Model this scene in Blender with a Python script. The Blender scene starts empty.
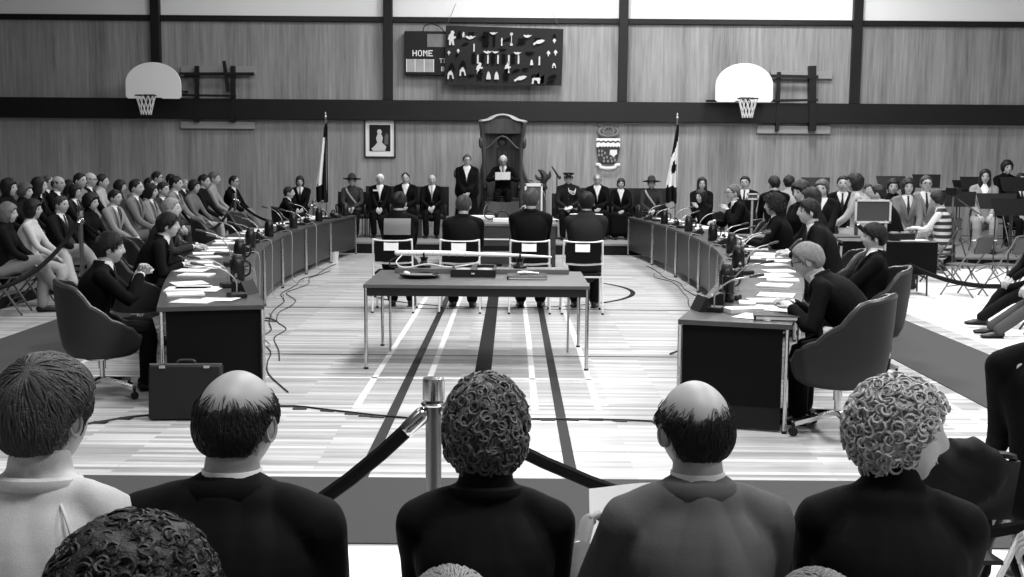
import bpy, math, random
import numpy as np
from mathutils import Vector, Matrix, noise
PI = math.pi
R = math.radians
rnd = random.Random(7)
scene = bpy.context.scene
COL = scene.collection

# ------------------------------------------------------------------ camera model
F_PX, PITCH, ROLL, CH = 1130.0, R(6.49), R(0.45), 1.80
_cm = Matrix.Rotation(PI/2 - PITCH, 4, 'X')
CAMROT = _cm @ Matrix.Rotation(ROLL, 4, 'Z')
CAMP = Vector((0, 0, CH))

def ray(px, py):
    d = Vector(((px-512)/F_PX, -(py-288.5)/F_PX, -1.0))
    return (CAMROT.to_3x3() @ d)
def at_z(px, py, z=0.0):
    d = ray(px, py); t = (z-CH)/d.z
    return CAMP + d*t
def at_y(px, py, Y):
    d = ray(px, py); return CAMP + d*(Y/d.y)

# ------------------------------------------------------------------ materials
MATS = {}
def lin(v):
    v = v/255.0
    return v/12.92 if v <= 0.04045 else ((v+0.055)/1.055)**2.4
def gray(v, rough=0.7, metal=0.0, bump=0.0, scale=60.0, var=0.0, spec=0.4, emis=0.0):
    """plain procedural neutral material; v = sRGB grey 0..255; var = procedural mottling"""
    key = (v, rough, metal, bump, scale, var, spec, emis)
    if key in MATS: return MATS[key]
    v0 = v
    if metal < .2 and v < 120: v = v*(.45+.55*(v/120)**1.2)
    if rough > .65 and v0 < 120: spec = .12
    m = bpy.data.materials.new('grey_%d' % v); m.use_nodes = True
    nt = m.node_tree; b = nt.nodes['Principled BSDF']
    c = lin(v)
    b.inputs['Base Color'].default_value = (c, c, c, 1)
    b.inputs['Roughness'].default_value = rough
    b.inputs['Metallic'].default_value = metal
    b.inputs['Specular IOR Level'].default_value = spec
    if emis > 0:
        b.inputs['Emission Color'].default_value = (1, 1, 1, 1); b.inputs['Emission Strength'].default_value = emis
    if var > 0 or bump > 0:
        tc = nt.nodes.new('ShaderNodeTexCoord'); n = nt.nodes.new('ShaderNodeTexNoise')
        n.inputs['Scale'].default_value = scale; n.inputs['Detail'].default_value = 4
        nt.links.new(tc.outputs['Object'], n.inputs['Vector'])
        if var > 0:
            r = nt.nodes.new('ShaderNodeMapRange')
            r.inputs['From Min'].default_value = 0.25; r.inputs['From Max'].default_value = 0.75
            r.inputs['To Min'].default_value = c*(1-var); r.inputs['To Max'].default_value = min(1, c*(1+var))
            nt.links.new(n.outputs['Fac'], r.inputs['Value']); nt.links.new(r.outputs['Result'], b.inputs['Base Color'])
        if bump > 0:
            bp = nt.nodes.new('ShaderNodeBump'); bp.inputs['Strength'].default_value = bump; bp.inputs['Distance'].default_value = 0.004
            nt.links.new(n.outputs['Fac'], bp.inputs['Height']); nt.links.new(bp.outputs['Normal'], b.inputs['Normal'])
    MATS[key] = m
    return m
def grain_mat(name, lo, hi, sx, sy, sz, rough=0.5, planks=None, coat=0.0, bands=0):
    """stretched-noise wood; planks=(length,width,axis) adds board to board variation"""
    m = bpy.data.materials.new(name); m.use_nodes = True
    nt = m.node_tree; N = nt.nodes; L = nt.links; b = N['Principled BSDF']
    tc = N.new('ShaderNodeTexCoord'); mp = N.new('ShaderNodeMapping'); mp.inputs['Scale'].default_value = (sx, sy, sz)
    L.new(tc.outputs['Object'], mp.inputs['Vector'])
    n = N.new('ShaderNodeTexNoise'); n.inputs['Scale'].default_value = 1; n.inputs['Detail'].default_value = 6; n.inputs['Roughness'].default_value = 0.65
    L.new(mp.outputs['Vector'], n.inputs['Vector'])
    fac = n.outputs['Fac']
    if bands:
        mb_ = N.new('ShaderNodeMapping'); mb_.inputs['Scale'].default_value = (2.1, 1, .02); L.new(tc.outputs['Object'], mb_.inputs['Vector'])
        n2 = N.new('ShaderNodeTexNoise'); n2.inputs['Scale'].default_value = 1; n2.inputs['Detail'].default_value = 3; n2.inputs['Roughness'].default_value = .7; L.new(mb_.outputs['Vector'], n2.inputs['Vector'])
        mix = N.new('ShaderNodeMix'); mix.data_type = 'FLOAT'; mix.inputs['Factor'].default_value = bands
        L.new(fac, mix.inputs['A']); L.new(n2.outputs['Fac'], mix.inputs['B']); fac = mix.outputs['Result']
    if planks:
        br = N.new('ShaderNodeTexBrick'); br.offset = 0.37; br.inputs['Scale'].default_value = 1
        br.inputs['Brick Width'].default_value = planks[0]; br.inputs['Row Height'].default_value = planks[1]
        br.inputs['Mortar Size'].default_value = planks[3]; br.inputs['Mortar Smooth'].default_value = 0.2
        br.inputs['Color1'].default_value = (0, 0, 0, 1); br.inputs['Color2'].default_value = (1, 1, 1, 1); br.inputs['Mortar'].default_value = (planks[4],)*3 + (1,)
        br.inputs['Bias'].default_value = 0.0
        mp2 = N.new('ShaderNodeMapping'); L.new(tc.outputs['Object'], mp2.inputs['Vector'])
        mp2.inputs['Rotation'].default_value = planks[2]
        L.new(mp2.outputs['Vector'], br.inputs['Vector'])
        mix = N.new('ShaderNodeMix'); mix.data_type = 'FLOAT'; mix.inputs['Factor'].default_value = planks[5]
        L.new(fac, mix.inputs['A']); L.new(br.outputs['Color'], mix.inputs['B']); fac = mix.outputs['Result']
    r = N.new('ShaderNodeMapRange'); r.inputs['From Min'].default_value = 0.28; r.inputs['From Max'].default_value = 0.72
    r.inputs['To Min'].default_value = lin(lo); r.inputs['To Max'].default_value = lin(hi)
    L.new(fac, r.inputs['Value']); L.new(r.outputs['Result'], b.inputs['Base Color'])
    b.inputs['Roughness'].default_value = rough
    b.inputs['Coat Weight'].default_value = coat
    return m

M_WALLWOOD = grain_mat('wall_panelling', 92, 180, 16, 16, 0.8, 0.6, bands=.45)
M_FLOOR = grain_mat('maple_floor', 146, 218, 1.6, 30, 1, 0.32, planks=(1.15, 0.057, (0, 0, 0), 0.0025, 0.25, 0.40), coat=0.25)
M_DESKWOOD = grain_mat('desk_wood', 24, 50, 3, 3, 22, 0.45)
M_TOP = grain_mat('desk_top', 48, 70, 3, 3, 3, 0.35, coat=0.15)
M_THRONE = grain_mat('carved_wood', 38, 76, 14, 14, 2, 0.4)
M_DARKWOOD = gray(30, 0.4, var=0.25, scale=12)
CHROME = gray(205, 0.22, 1.0)
STEEL = gray(150, 0.35, 1.0)
BLACK = gray(16, 0.45)
BLACKM = gray(24, 0.7)
WHITEP = gray(238, 0.6)

# ------------------------------------------------------------------ mesh builder
def vv(*a): return np.array(a, float)
def nrm(a):
    a = np.asarray(a, float); l = np.linalg.norm(a)
    return a/l if l > 1e-9 else a
def catmull(pts, n):
    P = [np.asarray(p, float) for p in pts]
    if len(P) < 3: 
        return [P[0]+(P[-1]-P[0])*i/n for i in range(n+1)]
    out = []
    for i in range(len(P)-1):
        p0 = P[i-1] if i else 2*P[0]-P[1]; p1 = P[i]; p2 = P[i+1]
        p3 = P[i+2] if i+2 < len(P) else 2*P[-1]-P[-2]
        for k in range(n):
            t = k/n
            out.append(0.5*((2*p1)+(-p0+p2)*t+(2*p0-5*p1+4*p2-p3)*t*t+(-p0+3*p1-3*p2+p3)*t**3))
    out.append(P[-1])
    return out
class MB:
    def __init__(s): s.v = []; s.f = []; s.m = []; s.cur = 0
    def add(s, vs, fs, mat=None):
        o = len(s.v); s.v.extend([tuple(map(float, p)) for p in vs])
        s.f.extend([tuple(i+o for i in f) for f in fs]); s.m.extend([s.cur if mat is None else mat]*len(fs))
        return s
    def box(s, c, d, rz=0, rx=0, ry=0, mat=None, taper=1.0):
        x, y, z = d[0]/2, d[1]/2, d[2]/2
        vs = [(-x,-y,-z),(x,-y,-z),(x,y,-z),(-x,y,-z),(-x*taper,-y*taper,z),(x*taper,-y*taper,z),(x*taper,y*taper,z),(-x*taper,y*taper,z)]
        M = Matrix.Rotation(rz,3,'Z') @ Matrix.Rotation(ry,3,'Y') @ Matrix.Rotation(rx,3,'X')
        vs = [tuple(M @ Vector(p) + Vector(c)) for p in vs]
        return s.add(vs, [(0,3,2,1),(4,5,6,7),(0,1,5,4),(1,2,6,5),(2,3,7,6),(3,0,4,7)], mat)
    def bar(s, a, b, w, h=None, mat=None):
        h = h or w; a = vv(*a); b = vv(*b); t = nrm(b-a)
        ref = vv(0,0,1) if abs(t[2]) < .9 else vv(0,1,0)
        sd = nrm(np.cross(t, ref)); up = np.cross(sd, t)
        vs = []
        for p in (a, b):
            for i, j in ((-1,-1),(1,-1),(1,1),(-1,1)): vs.append(p+sd*i*w/2+up*j*h/2)
        return s.add(vs, [(0,1,2,3),(7,6,5,4),(0,4,5,1),(1,5,6,2),(2,6,7,3),(3,7,4,0)], mat)
    def tube(s, pts, rads, seg=10, ref=None, cap='round', mat=None, smooth=0):
        """loft of ellipses along pts; rads: number, list of numbers or (a,b) pairs: a sideways, b along ref"""
        pts = [np.asarray(p, float) for p in pts]
        n = len(pts)
        if not isinstance(rads, (list, tuple)): rads = [rads]*n
        rr = [(r, r) if not isinstance(r, (tuple, list)) else tuple(r) for r in rads]
        if smooth and n > 2:
            arr = [np.concatenate([p, vv(*r)]) for p, r in zip(pts, rr)]
            arr = catmull(arr, smooth); pts = [a[:3] for a in arr]; rr = [(max(a[3],1e-4), max(a[4],1e-4)) for a in arr]; n = len(pts)
        tang = []
        for i in range(n):
            a = pts[max(0,i-1)]; b = pts[min(n-1,i+1)]; tang.append(nrm(b-a))
        if ref is None:
            t = tang[0]; f = vv(0,0,1) if abs(t[2]) < .8 else vv(0,1,0)
            f = nrm(f - t*np.dot(f,t)); frames = []
            for t in tang:
                f = nrm(f - t*np.dot(f,t)); frames.append((np.cross(t,f), f))
        else:
            frames = []
            for t in tang:
                f = np.asarray(ref, float); f = nrm(f - t*np.dot(f,t)); frames.append((np.cross(t,f), f))
        rings = [(pts[i], frames[i], rr[i]) for i in range(n)]
        if cap == 'round':
            a, fa, ra = rings[0]; b, fb, rb = rings[-1]
            e0 = min(ra); e1 = min(rb)
            pre = [(a - tang[0]*e0*k, fa, (ra[0]*q, ra[1]*q)) for k, q in ((.92,.38),(.7,.7),(.38,.92))]
            post = [(b + tang[-1]*e1*k, fb, (rb[0]*q, rb[1]*q)) for k, q in ((.38,.92),(.7,.7),(.92,.38))]
            rings = pre+rings+post
        vs = []; fs = []
        cs = [(math.cos(2*PI*k/seg), math.sin(2*PI*k/seg)) for k in range(seg)]
        for p, (sd, f), (ra, rb) in rings:
            for c, sn in cs: vs.append(p+sd*ra*c+f*rb*sn)
        m = len(rings)
        for i in range(m-1):
            for k in range(seg):
                k2 = (k+1) % seg
                fs.append((i*seg+k, i*seg+k2, (i+1)*seg+k2, (i+1)*seg+k))
        fs.append(tuple(range(seg-1,-1,-1))); fs.append(tuple((m-1)*seg+k for k in range(seg)))
        return s.add(vs, fs, mat)
    def cyl(s, a, b, r, r2=None, seg=16, mat=None):
        return s.tube([a, b], [r, r if r2 is None else r2], seg, cap='flat', mat=mat)
    def lathe(s, prof, c=(0,0,0), seg=20, mat=None, sx=1, sy=1):
        vs = []; fs = []
        for r, z in prof:
            for k in range(seg):
                a = 2*PI*k/seg; vs.append((c[0]+r*sx*math.cos(a), c[1]+r*sy*math.sin(a), c[2]+z))
        for i in range(len(prof)-1):
            for k in range(seg):
                k2 = (k+1) % seg; fs.append((i*seg+k, i*seg+k2, (i+1)*seg+k2, (i+1)*seg+k))
        fs.append(tuple(range(seg-1,-1,-1))); fs.append(tuple((len(prof)-1)*seg+k for k in range(seg)))
        return s.add(vs, fs, mat)
    def ell(s, c, r, seg=12, rings=8, M=None, mat=None):
        vs = []; fs = []
        for i in range(1, rings):
            th = PI*i/rings
            for k in range(seg):
                a = 2*PI*k/seg; vs.append(vv(r[0]*math.sin(th)*math.cos(a), r[1]*math.sin(th)*math.sin(a), r[2]*math.cos(th)))
        vs.append(vv(0,0,r[2])); vs.append(vv(0,0,-r[2])); T = len(vs)-2
        for i in range(rings-2):
            for k in range(seg):
                k2 = (k+1) % seg; fs.append((i*seg+k, (i+1)*seg+k, (i+1)*seg+k2, i*seg+k2))
        for k in range(seg):
            k2 = (k+1) % seg; fs.append((T, k, k2)); fs.append((T+1, (rings-2)*seg+k2, (rings-2)*seg+k))
        if M is not None: vs = [M @ p for p in vs]
        return s.add([p+vv(*c) for p in vs], fs, mat)
    def torus(s, c, Rr, r, axis=(0,0,1), seg=20, s2=6, sx=1, sy=1, mat=None):
        ax = nrm(axis); u = nrm(np.cross(ax, vv(0,0,1) if abs(ax[2]) < .9 else vv(1,0,0))); w = np.cross(ax, u)
        vs = []; fs = []
        for i in range(seg):
            a = 2*PI*i/seg; d = u*math.cos(a)*sx+w*math.sin(a)*sy
            for k in range(s2):
                b = 2*PI*k/s2; vs.append(vv(*c)+d*Rr+nrm(d)*r*math.cos(b)+ax*r*math.sin(b))
        for i in range(seg):
            for k in range(s2):
                i2 = (i+1) % seg; k2 = (k+1) % s2
                fs.append((i*s2+k, i2*s2+k, i2*s2+k2, i*s2+k2))
        return s.add(vs, fs, mat)
    def prism(s, outline, c, ux, uy, depth, mat=None):
        """2D outline in plane (ux,uy) at c, extruded by depth along the normal (both ways)"""
        ux = vv(*ux); uy = vv(*uy); n = nrm(np.cross(ux, uy)); c = vv(*c); k = len(outline)
        vs = [c+ux*a+uy*b-n*depth/2 for a, b in outline]+[c+ux*a+uy*b+n*depth/2 for a, b in outline]
        fs = [tuple(range(k-1,-1,-1)), tuple(range(k,2*k))]+[(i, (i+1)%k, (i+1)%k+k, i+k) for i in range(k)]
        return s.add(vs, fs, mat)
    def sheet(s, grid, th, mat=None):
        """thick sheet from a grid [i][j] of points"""
        n = len(grid); m = len(grid[0]); G = np.array(grid, float)
        N = np.zeros_like(G)
        for i in range(n):
            for j in range(m):
                a = G[min(i+1,n-1),j]-G[max(i-1,0),j]; b = G[i,min(j+1,m-1)]-G[i,max(j-1,0)]
                N[i,j] = nrm(np.cross(a,b))
        top = G+N*th/2; bot = G-N*th/2
        vs = list(top.reshape(-1,3))+list(bot.reshape(-1,3)); o = n*m; fs = []
        for i in range(n-1):
            for j in range(m-1):
                q = (i*m+j, (i+1)*m+j, (i+1)*m+j+1, i*m+j+1); fs.append(q); fs.append(tuple(o+x for x in reversed(q)))
        for i in range(n-1):
            fs.append((i*m+o, (i+1)*m+o, (i+1)*m, i*m)); j = m-1; fs.append((i*m+j, (i+1)*m+j, (i+1)*m+j+o, i*m+j+o))
        for j in range(m-1):
            fs.append((j, j+1, j+1+o, j+o)); i = n-1; fs.append((i*m+j+o, i*m+j+1+o, i*m+j+1, i*m+j))
        return s.add(vs, fs, mat)
    def mesh(s, name, mats, smooth=True):
        me = bpy.data.meshes.new(name); me.from_pydata(s.v, [], s.f); 
        for m in (mats if isinstance(mats, (list, tuple)) else [mats]): me.materials.append(m)
        me.polygons.foreach_set('material_index', s.m)
        if smooth: me.polygons.foreach_set('use_smooth', [True]*len(s.f))
        me.update()
        if smooth: me.set_sharp_from_angle(angle=R(40))
        return me
    def build(s, name, mats, parent=None, loc=None, rz=0, bevel=0, smooth=True):
        o = bpy.data.objects.new(name, s.mesh(name, mats, smooth)); COL.objects.link(o)
        if parent: o.parent = parent
        if loc is not None: o.location = loc
        if rz: o.rotation_euler[2] = rz
        if bevel:
            b = o.modifiers.new('bevel', 'BEVEL'); b.width = bevel; b.segments = 2; b.limit_method = 'ANGLE'; b.angle_limit = R(50)
        return o
def tag(o, label=None, cat=None, group=None, kind=None):
    if label: o['label'] = label
    if cat: o['category'] = cat
    if group: o['group'] = group
    if kind: o['kind'] = kind
    return o
def empty(name, loc, rz=0, label=None, cat=None, group=None, scale=1):
    o = bpy.data.objects.new(name, None); COL.objects.link(o); o.location = loc; o.rotation_euler[2] = rz; o.scale = (scale,)*3
    o.empty_display_size = .1
    return tag(o, label, cat, group)
def kids(o): return [c for c in COL.objects if c.parent == o]
def copy_tree(o, loc=None, rz=None, label=None, parent=None, group=None):
    c = o.copy(); COL.objects.link(c); c.parent = parent
    if loc is not None: c.location = loc
    if rz is not None: c.rotation_euler[2] = rz
    if label: c['label'] = label
    if group: c['group'] = group
    for ch in kids_cache(o): copy_tree(ch, parent=c)
    return c
_kc = {}
def kids_cache(o):
    if o.name not in _kc: _kc[o.name] = kids(o)
    return _kc[o.name]
ORD = ['nearest', 'second', 'third', 'fourth', 'fifth', 'sixth', 'seventh', 'eighth']

# ------------------------------------------------------------------ remesh helper
SC2 = bpy.data.scenes.new('workbench')
def remesh(mb, voxel, it=4, fac=0.5):
    me = bpy.data.meshes.new('tmp'); me.from_pydata(mb.v, [], mb.f)
    ob = bpy.data.objects.new('tmp', me); SC2.collection.objects.link(ob)
    r = ob.modifiers.new('r', 'REMESH'); r.mode = 'VOXEL'; r.voxel_size = voxel
    if it:
        sm = ob.modifiers.new('s', 'SMOOTH'); sm.factor = fac; sm.iterations = it
    with bpy.context.temp_override(scene=SC2, view_layer=SC2.view_layers[0]):
        dg = bpy.context.evaluated_depsgraph_get()
    ev = ob.evaluated_get(dg); em = ev.to_mesh()
    n = len(em.vertices); co = np.empty(n*3); em.vertices.foreach_get('co', co); co = co.reshape(-1,3)
    fs = [tuple(p.vertices) for p in em.polygons]
    ev.to_mesh_clear(); bpy.data.objects.remove(ob); bpy.data.meshes.remove(me)
    return co, fs
# ------------------------------------------------------------------ people
def sst(a, b, x):
    t = min(1, max(0, (x-a)/(b-a))); return t*t*(3-2*t)
def g2(x, s): return math.exp(-(x/s)**2)
def head_pt(d, fem=0):
    x, y, z = d
    w = .0755*(1-.05*fem); X = w*x; Y = .096*y; Z = .117*z
    if z > 0: q_ = 1+.13*math.sin(PI*min(1,z*1.02))*z; X *= q_; Y *= q_; Z *= 1-.035*z
    lo = sst(.1, -1, z) 
    X *= 1-.30*sst(-.15, -.95, z)*(1 if y > -.2 else .6)
    if y < 0: Y *= 1-.42*sst(.0, -.85, z)
    else:
        Y *= 1-.04*sst(.3,1,z)
        Y += .004*sst(-.2,-.8,z)
    if y > 0.2:
        k = sst(.2, .6, y)
        Y += k*.021*g2(x, .15)*(sst(.25, -.16, z)-sst(-.18, -.38, z))
        Y += k*.005*g2(x, .13)*g2(z-.1, .2)
        Y -= k*.008*(g2(x-.40, .17)+g2(x+.40, .17))*g2(z-.07, .13)
        Y += k*.004*g2(z-.27, .1)*g2(x, .55)
        Y += k*.005*g2(x, .25)*g2(z+.47, .08)
        Y -= k*.003*g2(x, .2)*g2(z+.62, .07)
        Y += k*.007*g2(x, .3)*g2(z+.85, .18)
    return vv(X, Y, Z)
def sph_dirs(nu, nv):
    D = []
    for i in range(nv+1):
        th = PI*i/nv
        for k in range(nu):
            a = 2*PI*k/nu; D.append((math.sin(th)*math.sin(a), math.sin(th)*math.cos(a), math.cos(th)))
    fs = []
    for i in range(nv):
        for k in range(nu):
            k2 = (k+1) % nu
            q = (i*nu+k, i*nu+k2, (i+1)*nu+k2, (i+1)*nu+k)
            if i == 0: q = (i*nu, (i+1)*nu+k2, (i+1)*nu+k)
            if i == nv-1: q = (i*nu+k, i*nu+k2, (i+1)*nu)
            fs.append(q)
    return D, fs
def interp(tab, x):
    if x <= tab[0][0]: return tab[0][1]
    for (a, b), (c, d) in zip(tab, tab[1:]):
        if x <= c: return b+(d-b)*sst(a, c, x)
    return tab[-1][1]
HAIRLINE = {
 'short': [(0,.60),(35,.55),(60,.30),(78,-.05),(92,.05),(112,-.12),(135,-.52),(180,-.58)],
 'reced': [(0,.86),(20,.80),(38,.50),(60,.40),(78,.0),(92,.08),(112,-.12),(135,-.50),(180,-.56)],
 'long':  [(0,.62),(30,.52),(52,.10),(62,-.6),(75,-1.5),(180,-1.5)],
 'bob':   [(0,.50),(35,.42),(55,.05),(64,-.4),(80,-.72),(180,-.8)],
 'curly': [(0,.50),(40,.42),(62,.05),(75,-.35),(100,-.45),(135,-.72),(180,-.78)],
}
HAIRLINE['afro'] = HAIRLINE['curly']; HAIRLINE['bald'] = HAIRLINE['short']; HAIRLINE['thin'] = HAIRLINE['short']
def hair_mb(style, D, th0, seed, fem=0, part=0):
    nu, nv = ((24, 16), (40, 26), (96, 64))[D]
    dirs, fs = sph_dirs(nu, nv); V = []
    th = {'short':.013,'reced':.011,'bald':.009,'thin':.009,'long':.022,'bob':.026,'curly':.032,'afro':.055}[style]*th0
    off = Vector((seed*3.1, seed*1.7, 0))
    for d in dirs:
        x, y, z = d; a = abs(math.degrees(math.atan2(x, y)))
        p0_ = head_pt(d, fem); wob = noise.noise(Vector(p0_*60)+off)*.10
        m = sst(-.05, .10, z-interp(HAIRLINE[style], a)+wob*.6)
        if style == 'bald':
            lim = .22 if a > 120 else .16
            m *= 1-sst(lim-.10, lim+.34, z+wob)
            if a < 60: m = 0
        p = head_pt(d, fem)
        n = nrm(vv(x/.076, y/.096, z/.117))
        t = th*m*(1+.25*sst(.2,1,z)) - .006*(1-m)
        q = Vector(p*14)+off
        if style in ('curly', 'afro'):
            nz = noise.noise(q*3.0)*.9+noise.noise(q*6)*.5
            t += m*nz*.009*(1.3 if D == 2 else 1)
        elif m > 0:
            if D < 2: t += m*max(-.004, noise.noise(q*1.6)*.009+noise.noise(q*3.5)*.004)
            t += m*(noise.noise(Vector((p[0]*45, p[1]*16, p[2]*16))+off)*.0035+noise.noise(q*.5)*.003)
        p = p+n*t
        if style in ('long', 'bob') and a > 55:
            k = 1.15 if style == 'long' else .28
            low = sst(.15, -.9, z)*m
            p[2] -= low*k*.10; 
            if style == 'long':
                p[0] *= 1+.35*low; p[1] = p[1]*(1+.25*low)-.012*low
        V.append(p)
    mb = MB(); mb.add(V, fs)
    return mb
def xf(mb, M, o):
    A = np.array(mb.v) @ np.array(M).T + np.asarray(o)
    mb.v = [tuple(p) for p in A]; return mb
def rotm(yaw=0, pitch=0, roll=0):
    return np.array(Matrix.Rotation(yaw,3,'Z') @ Matrix.Rotation(-pitch,3,'X') @ Matrix.Rotation(roll,3,'Y'))
def ik(s, t, l1, l2, hint):
    s = vv(*s); t = vv(*t); d = t-s; L = np.linalg.norm(d); mx = (l1+l2)*.995
    if L > mx: t = s+d/L*mx; d = t-s; L = mx
    if L < abs(l1-l2)+.02: L = abs(l1-l2)+.02
    a = (l1*l1-l2*l2+L*L)/(2*L); h = math.sqrt(max(0, l1*l1-a*a)); u = nrm(d)
    hv = vv(*hint); hv = nrm(hv-u*np.dot(hv, u))
    return s+u*a+hv*h, t
def hand(mb, w, d, n, side, curl=.5, seg=6, sc=1.0):
    """palm and five fingers: w wrist, d pointing direction, n palm normal"""
    d = nrm(d); n = nrm(n-d*np.dot(n, d)); s = np.cross(d, n)*side   # thumb side
    w = np.asarray(w, float)
    mb.tube([w-d*.02*sc, w+d*.02*sc, w+d*.06*sc, w+d*.088*sc], [(.026*sc,.018*sc),(.034*sc,.017*sc),(.041*sc,.015*sc),(.039*sc,.012*sc)], 10, ref=n)
    for k, L in enumerate((.074, .082, .076, .060)):
        off = (.030-.020*k)*sc; base = w+d*.084*sc+s*off; L *= sc
        p = base; pts = [base]; ang = 0
        for j, q in enumerate((.42, .33, .25)):
            ang += curl*(.75, .95, .6)[j]*(1+.06*k)
            p = p+(d*math.cos(ang)+n*math.sin(ang)+s*.05*(1.5-k))*L*q; pts.append(p)
        mb.tube(pts, [.0092*sc,.0088*sc,.0078*sc,.0066*sc], seg, ref=n)
    b = w+d*.022*sc+s*.026*sc
    mb.tube([b, b+(s*.7+d*.6+n*.25)*.034*sc, b+(s*.75+d*1.5+n*.5)*.036*sc, b+(s*.6+d*2.3+n*(.6+curl*.4))*.034*sc], [.014*sc,.0115*sc,.010*sc,.008*sc], seg, ref=n)
TB = [(-.11,.11,.09),(-.05,.162,.125),(.03,.168,.128),(.14,.148,.108),(.26,.152,.115),(.37,.170,.122),(.45,.165,.105),(.515,.10,.075),(.55,.062,.062),(.62,.053,.056)]

def person(label, head=None, root=None, yaw=0, stand=False, lean=0, hunch=6, hy=0, hp=0, hands=None, hdir=None, feet=None,
           cross=False, hair='short', hairv=40, hth=1.0, skin=165, outfit='suit', top=18, shirt=225, tie=20, trouser=None, D=0,
           fem=0, fat=0, glasses=False, hat=None, elbow=None, curl=.5, scale=None, cat='person', group=None, seed=None,
           z0=0.0, maxs=1.12, seat=0.47, neck=0, hd=None, wid=1.0):
    seed = seed if seed is not None else rnd.random()*50
    if trouser is None: trouser = top
    vox = (.020, .014, .0085)[D]; seg = (9, 12, 18)[D]
    if stand: hz = .93
    else: hz = seat+.075
    p0 = vv(0, 0 if stand else -.02, hz)
    le = R(lean)
    def sp(t):
        if t <= .2: return p0+vv(0, math.sin(le), math.cos(le))*t
        b = sp(.2); l2 = le+R(hunch)*(1+ (t-.2))
        return b+vv(0, math.sin(l2), math.cos(l2))*(t-.2)
    fw = vv(0, math.cos(le+R(hunch)*.5), -math.sin(le+R(hunch)*.5))
    W = (1-.10*fem)*wid
    nb = sp(.545); ln = le*.6+R(hunch)*.8+R(neck)
    un = vv(0, math.sin(ln), math.cos(ln))
    HM = rotm(R(hy), -R(hp))
    hc = nb+un*.098+vv(0,.012,0)+HM @ vv(0, .012, .045)
    # placement
    yw = R(yaw)
    if head is not None:
        H = Vector(head)
        if scale and not stand:
            dz = max(-.13, min(.10, (H.z-z0)/scale-hc[2])); hz += dz; p0 = p0+vv(0,0,dz); nb = nb+vv(0,0,dz); hc = hc+vv(0,0,dz)
        s = scale or min(maxs, max(.88, (H.z-z0)/hc[2]))
        off = Matrix.Rotation(yw, 3, 'Z') @ Vector((hc[0], hc[1], 0))*s
        root = Vector((H.x-off.x, H.y-off.y, max(z0, H.z-hc[2]*s)))
        if abs(root.z-z0) < .02: root.z = z0
    else: s = scale or 1
    ro = empty('person', root, yw, label, cat, group, s)
    # limbs
    sh = {}; el = {}; wr = {}; hi = {}; kn = {}; an = {}
    hands = hands or ([(-.09,.33,hz+.07),(.09,.33,hz+.07)] if not stand else [(-.23,.05,.80),(.23,.05,.80)])
    for i, sd in enumerate((-1, 1)):
        S = sp(.482)+vv(sd*(.180 if outfit in ('sweater','coat') else .186)*W, 0, 0); sh[sd] = S
        hint = (elbow[i] if elbow else (sd*.7, -.5, -.8))
        el[sd], wr[sd] = ik(S, hands[i], .285, .25, hint)
        Hp = vv(sd*.09, p0[1]+.0, hz-.01); hi[sd] = Hp
        if feet: A = vv(*feet[i])
        elif stand: A = vv(sd*.10, .0, .085)
        elif cross and sd == (1 if cross > 0 else -1): A = vv(-sd*.14, .56, .30)
        else: A = vv(sd*.11, .40, .085)
        kn[sd], an[sd] = ik(Hp, A, .425, .41, (sd*.12, 1, .6) if not stand else (0, 1, 0))
        if cross and not feet and sd == (1 if cross > 0 else -1):
            kn[sd] = kn[sd]*1.0; kn[sd][2] += .05
    # ---- body (skin)
    b = MB()
    b.tube([sp(t) for t, _, _ in TB], [(a*W*.97, c*.97) for _, a, c in TB], seg+4, ref=fw)
    b.tube([sp(.50), nb, nb+un*.06, nb+un*.10+vv(0,.01,0)], [(.069,.064),(.061,.061),(.058,.061),(.054,.058)], seg, ref=fw)
    for sd in (-1, 1):
        b.tube([sp(.48), sh[sd], (sh[sd]+el[sd])/2, el[sd], (el[sd]*2+wr[sd])/3, wr[sd]], [.05,.052,.046,.038,.038,.026], 8)
        b.tube([hi[sd], (hi[sd]+kn[sd])/2, kn[sd], (kn[sd]*2+an[sd])/3, an[sd]], [.092,.076,.054,.054,.036], 9)
        b.tube([an[sd], an[sd]+vv(0,.02,-.05), an[sd]+vv(sd*.01,.10,-.065), an[sd]+vv(sd*.015,.15,-.07)], [.034,.032,.03,.02], 7)
    co, fs = remesh(b, max(vox, .014), 3)
    body = MB(); body.add(co, fs, 0)
    # crisp head
    nu, nv = ((28, 20), (40, 28), (72, 52))[D]
    dirs, hf = sph_dirs(nu, nv); hb = MB(); hb.add([head_pt(d, fem) for d in dirs], hf, 0)
    for sd in (-1, 1):
        EM = np.array(Matrix.Rotation(R(-18)*sd,3,'Z') @ Matrix.Rotation(R(-12),3,'X'))
        ec = vv(sd*.077, -.008, -.004)
        hb.ell(ec, (.007,.017,.031), 10, 8, EM, 0)
        hb.torus(ec+vv(sd*.005,-.001,0), .019, .0045, axis=(EM @ vv(1,0,0)), seg=14, s2=5, sx=.75, sy=1.3, mat=0)
        def on(x, z, off): # point on the face at lateral x, height z
            dz = z/.117; dx = x/.0755; p = head_pt((dx, math.sqrt(max(.01, 1-dx*dx-dz*dz)), dz), fem); return (p[0], p[1]+off, p[2])
        hb.ell(on(sd*.031, .008, -.003), (.0120,.0055,.0060) if D == 2 else (.0165,.008,.0100), 8, 6, mat=1)
        hb.ell(on(sd*.031, .029, -.0015), (.0170,.0035,.0032), 8, 4, mat=2)
        hb.ell(on(sd*.008, -.036, -.001), (.004,.003,.003), 6, 4, mat=1)
    hb.ell(on(0, -.055, -.002), (.021,.004,.0032), 10, 5, mat=1)
    xf(hb, HM, hc); body.add(hb.v, [], 0); 
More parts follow.
